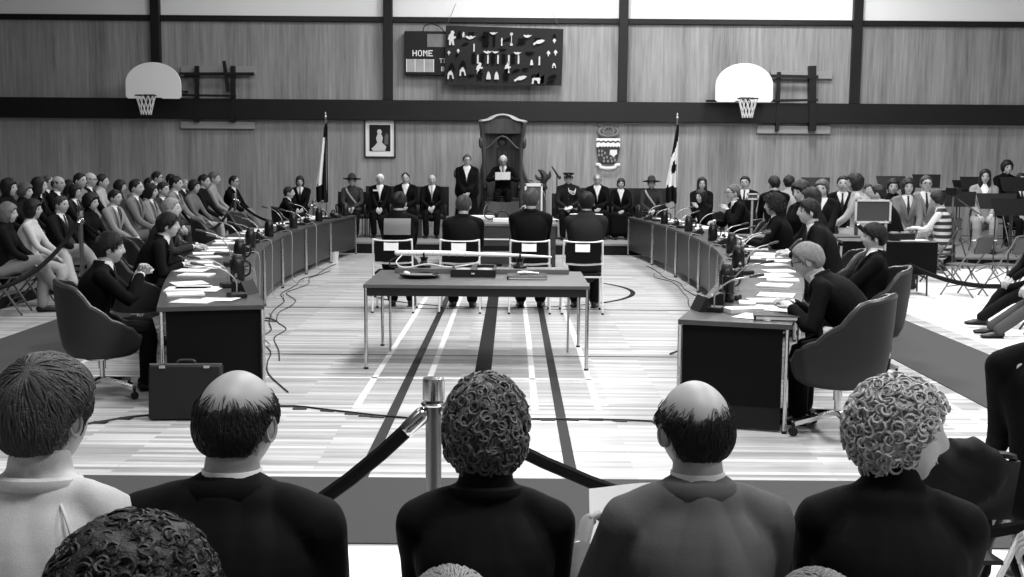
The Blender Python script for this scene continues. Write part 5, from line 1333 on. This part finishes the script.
member(RD[2], 809, 212, 11.7, 'dark-haired man in grey jacket leaning forward at the third right desk', chl='leaning man in grey jacket, right desks', top=34, hair='short', hairv=26, lean=16, hd=2, seed=23, dyaw=6)
member(RD[3], 774, 206, 13.9, 'bushy-haired person in black seen from behind at the fourth right desk', chl='bushy-haired person in black, right desks', top=14, hair='curly', hairv=16, hth=1.1, hd=2, seed=24, dyaw=-15, lean=6)
member(RD[5], 733, 193, 17.6, 'stout man with glasses leaning his cheek on his hand at the right desks', chl='stout man with glasses, right desks', top=15, hair='short', hairv=95, glasses=True, fat=.25, seed=25, lean=8, hands=[(-.1,.26,.98),(.14,.36,.80)], dyaw=8)
member(RD[6], 701, 197, 20.0, 'small dark-haired woman with her chin on her hand at the farthest right desk', chl='small woman at the farthest right desk', top=20, hair='bob', hairv=26, fem=1, seed=26, lean=8, hands=[(-.02,.24,1.02),(.12,.34,.80)], dyaw=30, outfit='sweater')
# --- members at the left desks
man2 = person('man in dark suit with hands raised to his mouth at the nearest left desk', head=H_(110,249,8.65), yaw=-72, outfit='suit', top=17, hair='short', hairv=22, hth=1.6, D=2, seed=31, lean=2, hunch=12, hp=-3,
    hands=[(-.02,.36,.95),(.05,.37,.93)], elbow=[(-.4,.1,-1),(.4,.1,-1)], curl=1.1, scale=.97)
swivel_chair((man2['o'].location.x+.13,8.40,0), R(-66), 'large dark tub chair turned sideways at the nearest left desk', 44, .98)
member(LD[1], 168, 226, 10.9, 'dark-haired man in dark suit leaning over papers at the second left desk', chl='dark-haired man at the second left desk', top=18, hair='short', hairv=20, hth=1.5, lean=20, seed=32, D=2)
member(LD[2], 171, 209, 12.7, 'grey-haired man in a grey suit behind the dark-haired man at the left desks', chl='grey-haired man at the left desks', top=62, hair='short', hairv=120, lean=10, seed=33)
for k, (i, f, l) in enumerate(((3,.25,'fourth left desk, nearer one'),(4,.4,'fifth left desk'),(5,.4,'sixth left desk'))):
    D = LD[i]; p, d, n = D['at'](D['s0']+(D['s1']-D['s0'])*f); c = p+n*1.12; swivel_chair(tuple(c), R(desk_face(D,None)+(-12,15,-8)[k]), 'empty dark tub chair at the '+l, 46, 1.02)
for k, (i, f, l) in enumerate(((4,.5,'fifth right desk, beside the stout man'),)):
    D = RD[i]; p, d, n = D['at'](D['s0']+(D['s1']-D['s0'])*f); c = p+n*1.15; swivel_chair(tuple(c), R(desk_face(D,None)+20), 'empty dark tub chair at the '+l, 40, 1.02)
swivel_chair((at_y(289,193,20.9).x,20.9,0), R(-82), 'dark tub chair of the man at the farthest left desk', 36, 1.0)

# --- left audience: seated towards the right, front row A and raised row B
def aud(px, py, row, label, **k):
    if row == 'A': X = -5.75
    elif row == 'B': X = -6.62
    else: X = -7.4
    Y = (X)*F_PX/(px-512)/1.0
    for _ in range(3): Y *= X/at_y(px, py, Y).x
    h = at_y(px, py, Y); k.setdefault('yaw', -90+rnd.uniform(-16,10)); k.setdefault('hands', lap(.64)); k.setdefault('maxs', 1.10)
    z0 = 0 if row == 'A' else .18
    i = person(label, head=h, z0=z0, group=None, **k)
    l = i['o'].location; a = R(k['yaw'])
    folding_chair((l.x+math.sin(a)*.02, l.y-math.cos(a)*.02, l.z if l.z > z0+.05 else z0), a, 'folding chair under the '+label.split(',')[0], 90)
    return i
A = [
 (8,214,'A','blonde woman in dark coat and pale scarf, nearest in the left audience',dict(hair='bob',hairv=105,hth=1.2,outfit='coat',top=24,fem=1,D=1,cross=1,trouser=120)),
 (33,210,'A','woman with short dark hair in a white blouse, left audience front row',dict(hair='bob',hairv=20,hth=1.1,outfit='sweater',neck=-2,top=185,fem=1,D=1,trouser=165,cross=-1)),
 (61,205,'A','person in light grey trousers behind the white-bloused woman, left audience',dict(hair='short',hairv=60,outfit='suit',top=36,trouser=150,D=1,cross=1)),
 (91,203,'A','person with full dark hair and black clothes, left audience front row',dict(hair='curly',hairv=16,hth=1.2,outfit='sweater',top=14,D=1)),
 (115,198,'A','person in a pale jacket holding papers, left audience front row',dict(hair='short',hairv=32,outfit='suit',top=128,D=1,trouser=110)),
 (136,188,'A','balding bearded man in light jacket, left audience front row',dict(hair='reced',hairv=20,outfit='suit',top=112,D=1,trouser=120,cross=1)),
 (151,192,'A','dark-haired woman in a pale jacket, left audience front row',dict(hair='bob',hairv=26,outfit='suit',top=125,fem=1,D=1,trouser=110)),
 (163,190,'A','person with short dark hair and white collar, left audience',dict(hair='short',hairv=30,outfit='suit',top=70,D=1)),
 (176,184,'A','man with dark hair in a light grey suit, left audience',dict(hair='short',hairv=22,outfit='suit',top=120,D=1,trouser=110,cross=-1)),
 (194,187,'A','person in grey cardigan with dark waved hair, left audience',dict(hair='curly',hairv=34,hth=.6,outfit='sweater',top=110,D=0,trouser=90)),
 (204,181,'A','woman in dark dress with crossed arms, left audience',dict(hair='short',hairv=24,outfit='dress',top=30,fem=1,trouser=30,D=0)),
 (214,179,'A','man in pale shirt, far end of the left audience front row',dict(hair='short',hairv=90,outfit='sweater',top=140,D=0,trouser=120,cross=1)),
 (234,182,'A','man with dark glasses in black suit, set apart at the far left end',dict(hair='reced',hairv=30,outfit='suit',top=15,glasses=True,D=1,trouser=130,cross=1)),
 (9,188,'B','dark-haired woman at the left edge, rear row of the left audience',dict(hair='bob',hairv=18,outfit='coat',top=20,fem=1)),
 (25,192,'B','woman with fair bouffant hair, rear row of the left audience',dict(hair='curly',hairv=85,hth=.9,outfit='coat',top=30,fem=1)),
 (39,186,'B','woman with long dark hair, rear row of the left audience',dict(hair='long',hairv=18,outfit='suit',top=18,fem=1)),
 (58,184,'B','bald man in dark suit and white collar, rear row of the left audience',dict(hair='bald',hairv=60,outfit='suit',top=15,D=1,skin=150)),
 (75,194,'B','child with dark hair and wide white collar, left audience',dict(hair='bob',hairv=22,outfit='suit',top=60,shirt=235)),
 (80,181,'B','dark-haired woman in pale coat, rear row of the left audience',dict(hair='short',hairv=20,outfit='coat',neck=-1,top=120,fem=1)),
 (90,180,'B','bald man with heavy glasses, rear row of the left audience',dict(hair='bald',hairv=20,outfit='suit',top=20,glasses=True)),
 (102,182,'B','man with moustache in a light shawl coat, rear row of the left audience',dict(hair='short',hairv=18,outfit='coat',neck=-1,top=160)),
 (120,187,'B','dark-haired person turned away, rear row of the left audience',dict(hair='bob',hairv=22,outfit='sweater',top=70)),
 (149,184,'B','person with a dark fringe, rear row of the left audience',dict(hair='short',hairv=18,outfit='suit',top=28)),
 (157,178,'B','tall person with glasses, rear row of the left audience',dict(hair='short',hairv=16,outfit='suit',top=24,glasses=True)),
 (171,180,'B','dark-haired man, rear row of the left audience near the middle',dict(hair='short',hairv=16,outfit='suit',top=40)),
 (184,184,'B','balding grey man, rear row of the left audience',dict(hair='reced',hairv=120,outfit='suit',top=60)),
 (48,183,'C','man with glasses behind the bald man, back of the left audience',dict(hair='reced',hairv=80,outfit='suit',top=24,glasses=True)),
 (69,187,'C','person with pale face beside the bald man, back of the left audience',dict(hair='long',hairv=20,outfit='coat',top=20,fem=1)),
]
for (px,py,row,l,k) in A: aud(px, py, row, l, **k)
for i, (px, row, l) in enumerate(((0,0,0),)): pass
# visitor whose legs enter at the left edge
x = at_z(4, 300).x
person('visitor in pale wide trousers at the left frame edge, only the legs in view', root=(-6.15,10.9,0), yaw=-80, outfit='suit', top=40, trouser=128, cross=1, hair='short', hairv=50, D=1)
folding_chair((-6.17,10.9,0), R(-80), 'folding chair of the visitor in pale trousers at the left edge', 90)
# --- right side: visitors, press and band behind the desks
def side(px, py, Y, label, yaw, z0=0, chair=True, **k):
    k.setdefault('maxs', 1.14); i = person(label, head=H_(px,py,Y), yaw=yaw, z0=z0, **k)
    if chair:
        l = i['o'].location; folding_chair((l.x,l.y,l.z), R(yaw), 'folding chair under the '+label.split(',')[0], 80)
    return i
side(745,183,22.3,'man with moustache seated near the back wall right of the flag',160,hair='short',hairv=16,outfit='suit',top=26,D=1)
side(774,184,19.6,'man in black seen from behind, left of the one in a light shirt',10,hair='short',hairv=20,outfit='suit',top=14,D=1)
side(789,183,19.9,'man in light shirt seen from behind by the press table',-5,hair='short',hairv=18,outfit='sweater',neck=-1,top=150,D=1)
side(801,193,15.2,'laughing curly-haired woman in dark clothes behind the right desks',120,hair='curly',hairv=22,hth=1.2,outfit='coat',top=16,fem=1,D=1,hp=-4)
side(822,188,17.0,'person with light brown hair and pale collar behind the right desks',150,hair='curly',hairv=88,hth=.6,outfit='suit',top=28,D=1)
side(811,199,14.6,'dark-haired person leaning between the laughing woman and the sign board',70,hair='bob',hairv=18,outfit='coat',neck=-1,top=20,D=1)
side(843,184,18.6,'dark-haired man in black at the press table',165,hair='short',hairv=16,outfit='suit',top=16,D=1)
side(855,183,17.6,'dark-haired woman in a white shirt facing left at the press table',75,hair='bob',hairv=18,outfit='sweater',neck=-2,top=160,fem=1,D=1)
side(868,190,21.6,'person in a pale smock among the band stands',190,hair='short',hairv=60,outfit='sweater',top=165,D=0,z0=.12)
side(878,194,16.6,'man in black bending over the press table',60,hair='short',hairv=16,outfit='suit',top=14,D=1,lean=18)
side(893,187,19.4,'dark-haired person with glasses behind the press table',170,hair='curly',hairv=24,hth=.6,outfit='coat',neck=-1,top=22,D=0)
side(908,187,18.8,'woman in pale jacket beside the man with glasses',175,hair='bob',hairv=40,outfit='suit',top=110,fem=1,D=1)
side(926,184,19.0,'man with large glasses and pale jacket at the press table',180,hair='short',hairv=70,outfit='suit',top=125,glasses=True,D=1)
side(938,200,17.2,'young man in striped vest and pale trousers seated beside the tripod',60,hair='curly',hairv=18,hth=.8,outfit='vest',top=30,shirt=205,trouser=120,D=1,hands=[(-.12,.40,.80),(.12,.38,.72)],hp=-12)
side(985,177,21.6,'long-haired woman in a white blouse holding an instrument in the band',165,z0=.12,hair='long',hairv=24,outfit='suit',top=140,shirt=240,tie=None,fem=1,D=1,maxs=1.2)
side(1007,168,23.6,'woman with bushy dark hair behind the band',185,z0=.12,hair='curly',hairv=20,hth=.9,outfit='coat',neck=-1,top=16,fem=1,D=1,maxs=1.3,seat=.6)
side(1021,180,22.4,'dark-haired band player at the right frame edge',180,z0=.12,hair='short',hairv=18,outfit='suit',top=24,D=1)
# visitors on the right, legs in view
side(1036,232,12.4,'visitor in dark trousers and black shoes, legs entering at the right edge',84,hair='short',hairv=30,outfit='suit',top=24,D=1,feet=[(-.12,.78,.085),(.10,.62,.085)])
side(1056,236,11.6,'second visitor with grey trousers, legs entering at the right edge',84,hair='short',hairv=30,outfit='suit',top=30,trouser=86,D=1,feet=[(-.1,.70,.085),(.12,.74,.085)])
# ------------------------------------------------------------------ band area, press tables, folding chairs
def work_table(x, y, rz, w, d, h, label, v=26, cloth=False):
    r = empty('folding_table', (x,y,0), rz, label, 'table')
    m = MB(); m.box((0,0,h-.018),(w,d,.036)); m.build('table_top', gray(v+60,.5), r, bevel=.004)
    for s in (-1,1):
        m = MB(); m.tube([(s*(w/2-.12),-d/2+.06,h-.04),(s*(w/2-.10),-d/2+.06,.012)],.013,8); m.tube([(s*(w/2-.12),d/2-.06,h-.04),(s*(w/2-.10),d/2-.06,.012)],.013,8); m.bar((s*(w/2-.11),-d/2+.06,.25),(s*(w/2-.11),d/2-.06,.25),.018); m.build('leg_frame', gray(60,.4,.6), r)
    if cloth:
        m = MB(); g = [[(x_, -d/2-.012+.01*math.sin(x_*22), z) for z in np.linspace(.30,h,5)] for x_ in np.linspace(-w/2,w/2,24)]; m.sheet(g,.008); m.build('skirt_cloth', gray(16,.9), r)
    return r
work_table(3.85+.25,16.2,R(8),1.7,.6,.76,'long press table with papers behind the laughing woman')
work_table(5.15,15.6,R(-6),1.25,.65,.74,'dark cloth-covered press table beside the young man in the striped vest',cloth=True)
work_table(4.9,17.9,R(4),1.8,.6,.76,'far press table between the woman in white shirt and the sign board')
for k,(px,py,Y,w,h,l) in enumerate(((792,213,16.2,.5,.3,'bright open newspaper on the press table behind the laughing woman'),(836,224,15.6,.4,.2,'pale papers at the near press table left end'),(845,226,15.6,.3,.2,'white sheet beside the sign board on the dark press table'),(905,226,15.6,.3,.2,'white papers on the dark-clothed press table'),(862,219,17.9,.5,.25,'pale papers on the far press table'))):
    p = at_z(px,py,.76); papers(p.x if k else 3.95, (16.2,15.55,15.7,15.6,17.9)[k], (.76,.74,.74,.74,.76)[k], w, h, .2*k, l, n=4)
r = empty('tape_recorder', (5.35,15.6,.74), R(10), 'black tape recorder on the dark-clothed press table', 'recorder')
m = MB(); m.box((0,0,.05),(.34,.24,.10)); m.build('case', gray(24,.5), r, bevel=.008)
for x in (-.08,.08): m = MB(); m.cyl((x,0,.10),(x,0,.115),.06); m.build('reel', gray(160,.3), r)
music = [(816,184,21.6,2,.12,'with a pale top edge, leftmost of the band stands'),(891,182.5,21.8,-3,.12,'behind the press table, above the woman in pale jacket'),(927,181,21.5,4,.12,'behind the man with large glasses'),(974,183,22.8,0,.12,'left of the woman in the white blouse'),(962,186,23.9,30,.12,'tilted one at the far back beside the wall'),
 (958,199,19.2,3,0,'wide one right of the tripod'),(938,199,20.0,-10,0,'partly hidden behind the tripod'),(997,201,18.6,-3,0,'in front of the band woman with the instrument'),(1015,184,20.6,3,.12,'at the right frame edge'),(1012,207,17.2,5,0,'nearest one at the right edge')]
for (px,py,Y,a,z0,l) in music:
    p = at_y(px,py,Y); music_stand(p.x, Y, z0 if Y > 20.3 else 0, R(a), 'black music stand '+l, h=max(.7,p.z-(z0 if Y > 20.3 else 0)), tilt=18, w=.56 if Y > 20.2 else .66, hh=.26)
for (px,py,Y,z0,l) in ((1003,194,20.3,0,'white score on the stand before the band woman'),(1000,207,17.2,0,'pale score lying across the nearest music stand')):
    p = at_y(px,py,Y-.15)
    m = MB(); m.sheet([[(x,0,0),(x,.10,.12)] for x in np.linspace(-.2,.2,5)],.01); 
tripod_camera(*( (lambda p:(p.x,17.9,0))(at_y(951,240,17.9)) ), R(40), 'camera on a tall tripod in front of the band stands')
# handbag and coat
p = at_z(905,290); r = empty('shoulder_bag', (p.x,p.y+.1,0), R(10), 'black shoulder bag on the white floor sheet by the press table', 'bag')
m = MB(); m.box((0,0,.12),(.36,.18,.22),taper=.82); m.build('body', gray(18,.6), r, bevel=.03)
m = MB(); m.tube([(-.14,0,.22),(-.08,-.02,.30),(.06,-.03,.29),(.14,0,.22)],.012,8,smooth=4); m.build('strap', gray(18,.6), r)
m = MB(); m.box((.02,-.098,.13),(.10,.012,.07)); m.build('pocket', gray(120,.5), r)
p = at_z(948,268); m = MB(); m.tube([(0,0,.02),(.02,0,.3),(0,.0,.62),(.01,0,.78)],[(.17,.10),(.16,.10),(.15,.09),(.10,.06)],14,ref=(0,1,0),smooth=4)
for k in range(len(m.v)): x,y,z = m.v[k]; m.v[k] = (x+.014*math.sin(y*60+z*9), y+.016*math.sin(x*55+z*6), z)
tag(m.build('draped_coat', gray(34,.9,var=.3,scale=8), loc=(p.x+.1,p.y+.5,0)), 'dark coat hanging in folds next to the young man in the striped vest', 'coat')
folding_chair((p.x+.1,p.y+.62,0), R(20), 'folding chair under the hanging dark coat', 90)
# empty folding chairs on the right
def fc(px, py, deg, l): p = at_z(px, py); folding_chair((p.x, p.y, 0), R(deg), 'empty steel folding chair on the white floor sheet, '+l, 120, padv=70)
fc(965,296,38,'leftmost of the row'); fc(1003,296,36,'second in the row'); fc(1036,293,36,'third in the row')
# ------------------------------------------------------------------ near spectators, backs to the camera
def near(px, py, Y, label, **k):
    k.setdefault('D', 2); k.setdefault('yaw', 0)
    i = person(label, head=H_(px,py,Y), **k); l = i['o'].location; a = R(k['yaw'])
    folding_chair((l.x+math.sin(a)*.02,l.y-math.cos(a)*.02,l.z), a, 'folding chair under the '+label.split(',')[0], 110)
    return i
near(46,418,2.42,'near spectator with straight brown hair in a light grey jumper, at the left', hair='short', hairv=66, hth=1.5, outfit='sweater', neck=0, top=172, skin=138, D=2, seed=41, hy=-12, yaw=-6, scale=1.03, fem=0)
near(237,424,2.42,'near bald spectator in a dark suit, second from the left', hair='bald', hairv=16, outfit='suit', top=20, seed=42, hy=-10, scale=1.04, skin=140, yaw=-4, hp=-4)
near(486,434,2.52,'near spectator with curly fair hair and a dark jumper, in the middle', hair='curly', hairv=92, hth=.7, outfit='sweater', top=18, seed=43, fem=1, scale=.95)
g4 = near(695,430,2.47,'near balding spectator with glasses in a grey suit', hair='bald', hairv=16, outfit='suit', top=92, seed=44, hy=12, scale=.98, wid=.88, yaw=3, glasses=True, skin=150,
   hands=[(-.225,.36,.84),(.10,.33,.66)], hdir=[((.2,.4,.6),(.8,.2,-.1)),None], elbow=[(-.3,.1,-1),(.6,-.5,-.8)], curl=.9)
near(897,437,2.50,'near spectator with white curly hair in a black coat, right of the grey suit', hair='curly', hairv=150, hth=.65, outfit='coat', top=15, seed=45, fem=1, scale=.97, hy=-92, yaw=-8)
o = g4['o']; s = g4['s']; wpt = Matrix.Translation(o.location) @ Matrix.Rotation(o.rotation_euler[2],4,'Z') @ Matrix.Scale(s,4) @ Vector(tuple(g4['wr'][-1]))
ws = at_y(622, 519, wpt.y+.10)
m = MB(); m.sheet([[(x, .05+z*.55+.02*math.cos(x*9), z+.01*math.sin(x*14)) for z in np.linspace(-.09,.06,6)] for x in np.linspace(-.08,.09,7)],.0012)
tag(m.build('white_sheet_of_paper', WHITEP, loc=(ws.x, ws.y, ws.z)), 'white sheet of paper held by the spectator in the grey suit', 'paper')
# right edge: person in black beyond, with a folding chair back
pr = person('near spectator in black at the right frame edge, head out of view', head=H_(1058,308,4.3), yaw=4, scale=1.05, wid=1.3, elbow=[(-.15,-.6,-.8),(.5,-.5,-.8)], outfit='sweater', top=12, hair='short', hairv=30, D=2, seed=46, lean=4)
l = pr['o'].location
r = folding_chair((l.x+.02,l.y-.06,l.z), R(4), 'folding chair with pale frame behind the spectator in black at the right edge', 185)
ph = person('spectator off the right frame edge, only a pale hand in view', head=(2.02,3.15,1.22), yaw=38, outfit='suit', top=16, D=2, hair='short', hairv=30, seed=47, hands=[(-.16,.46,.66),(.1,.34,.66)], hdir=[((-.5,.8,-.3),(.3,.2,-.8)),None], curl=.6)
l = ph['o'].location; folding_chair((l.x,l.y,l.z), R(18), 'folding chair of the spectator off the right edge', 110)
# dark handbag beside the white-haired spectator
m = MB(); m.ell((0,0,-.06),(.15,.075,.115),40,28)
for k in range(len(m.v)): v = Vector(m.v[k]); nn = noise.noise(v*14)*.022; m.v[k] = (v.x+nn, v.y+nn, v.z+abs(noise.noise(Vector((v.x*30,v.y*10,v.z*10))))*.02)
tag(m.build('crumpled_jacket', gray(34,.7), loc=(1.52,3.70,.83)), 'crumpled dark jacket between the white-haired spectator and the one in black', 'jacket')
folding_chair((1.50,3.95,0.0), 0, 'folding chair carrying the crumpled dark jacket', 50)
# heads of the row closest to the camera, seen at the bottom edge
person('nearest spectator with big dark fuzzy hair at the bottom left edge', head=H_(134,630,1.62), yaw=0, outfit='coat', top=14, hair='afro', hairv=14, hth=1.2, D=2, seed=51)
person('nearest spectator with grey hair, only the crown at the bottom centre edge', head=H_(450,640,1.75), yaw=0, scale=.9, hunch=26, outfit='suit', top=40, hair='short', hairv=125, D=2, seed=52)
person('nearest spectator with grey hair, only the crown at the bottom right edge', head=H_(818,640,1.80), yaw=0, scale=.9, hunch=26, outfit='suit', top=40, hair='short', hairv=115, D=2, seed=53)
# ------------------------------------------------------------------ camera, lights
cam = bpy.data.cameras.new('camera'); co = bpy.data.objects.new('camera', cam); COL.objects.link(co); scene.camera = co
co.matrix_world = Matrix.Translation(CAMP) @ CAMROT.to_4x4()
cam.sensor_width = 36; cam.lens = F_PX/1024*36; cam.clip_end = 100; cam.clip_start = .05
def ceiling_lamp(x, y, w, d, e, z=ZC-.06):
    L = bpy.data.lights.new('ceiling_lamp', 'AREA'); L.shape = 'RECTANGLE'; L.size = w; L.size_y = d; L.energy = e
    o = bpy.data.objects.new('ceiling_lamp', L); COL.objects.link(o); o.location = (x, y, z)
    return o
for (x,y,e) in LAMPS: ceiling_lamp(x, y, 1.3, 1.3, e)
w = bpy.data.worlds.new('world'); scene.world = w; w.use_nodes = True; w.node_tree.nodes['Background'].inputs[0].default_value = (.3,.3,.3,1)
scene.view_settings.view_transform = 'Standard'; scene.view_settings.look = 'None'; scene.view_settings.gamma = 1; scene.view_settings.use_curve_mapping = False
scene.view_settings.exposure = EXPO
scene.cycles.use_denoising = True; scene.cycles.max_bounces = 5; scene.cycles.diffuse_bounces = 3; scene.cycles.glossy_bounces = 3; scene.cycles.transmission_bounces = 4; scene.cycles.use_adaptive_sampling = False
scene.cycles.sample_clamp_indirect = 5

bpy.data.scenes.remove(SC2)
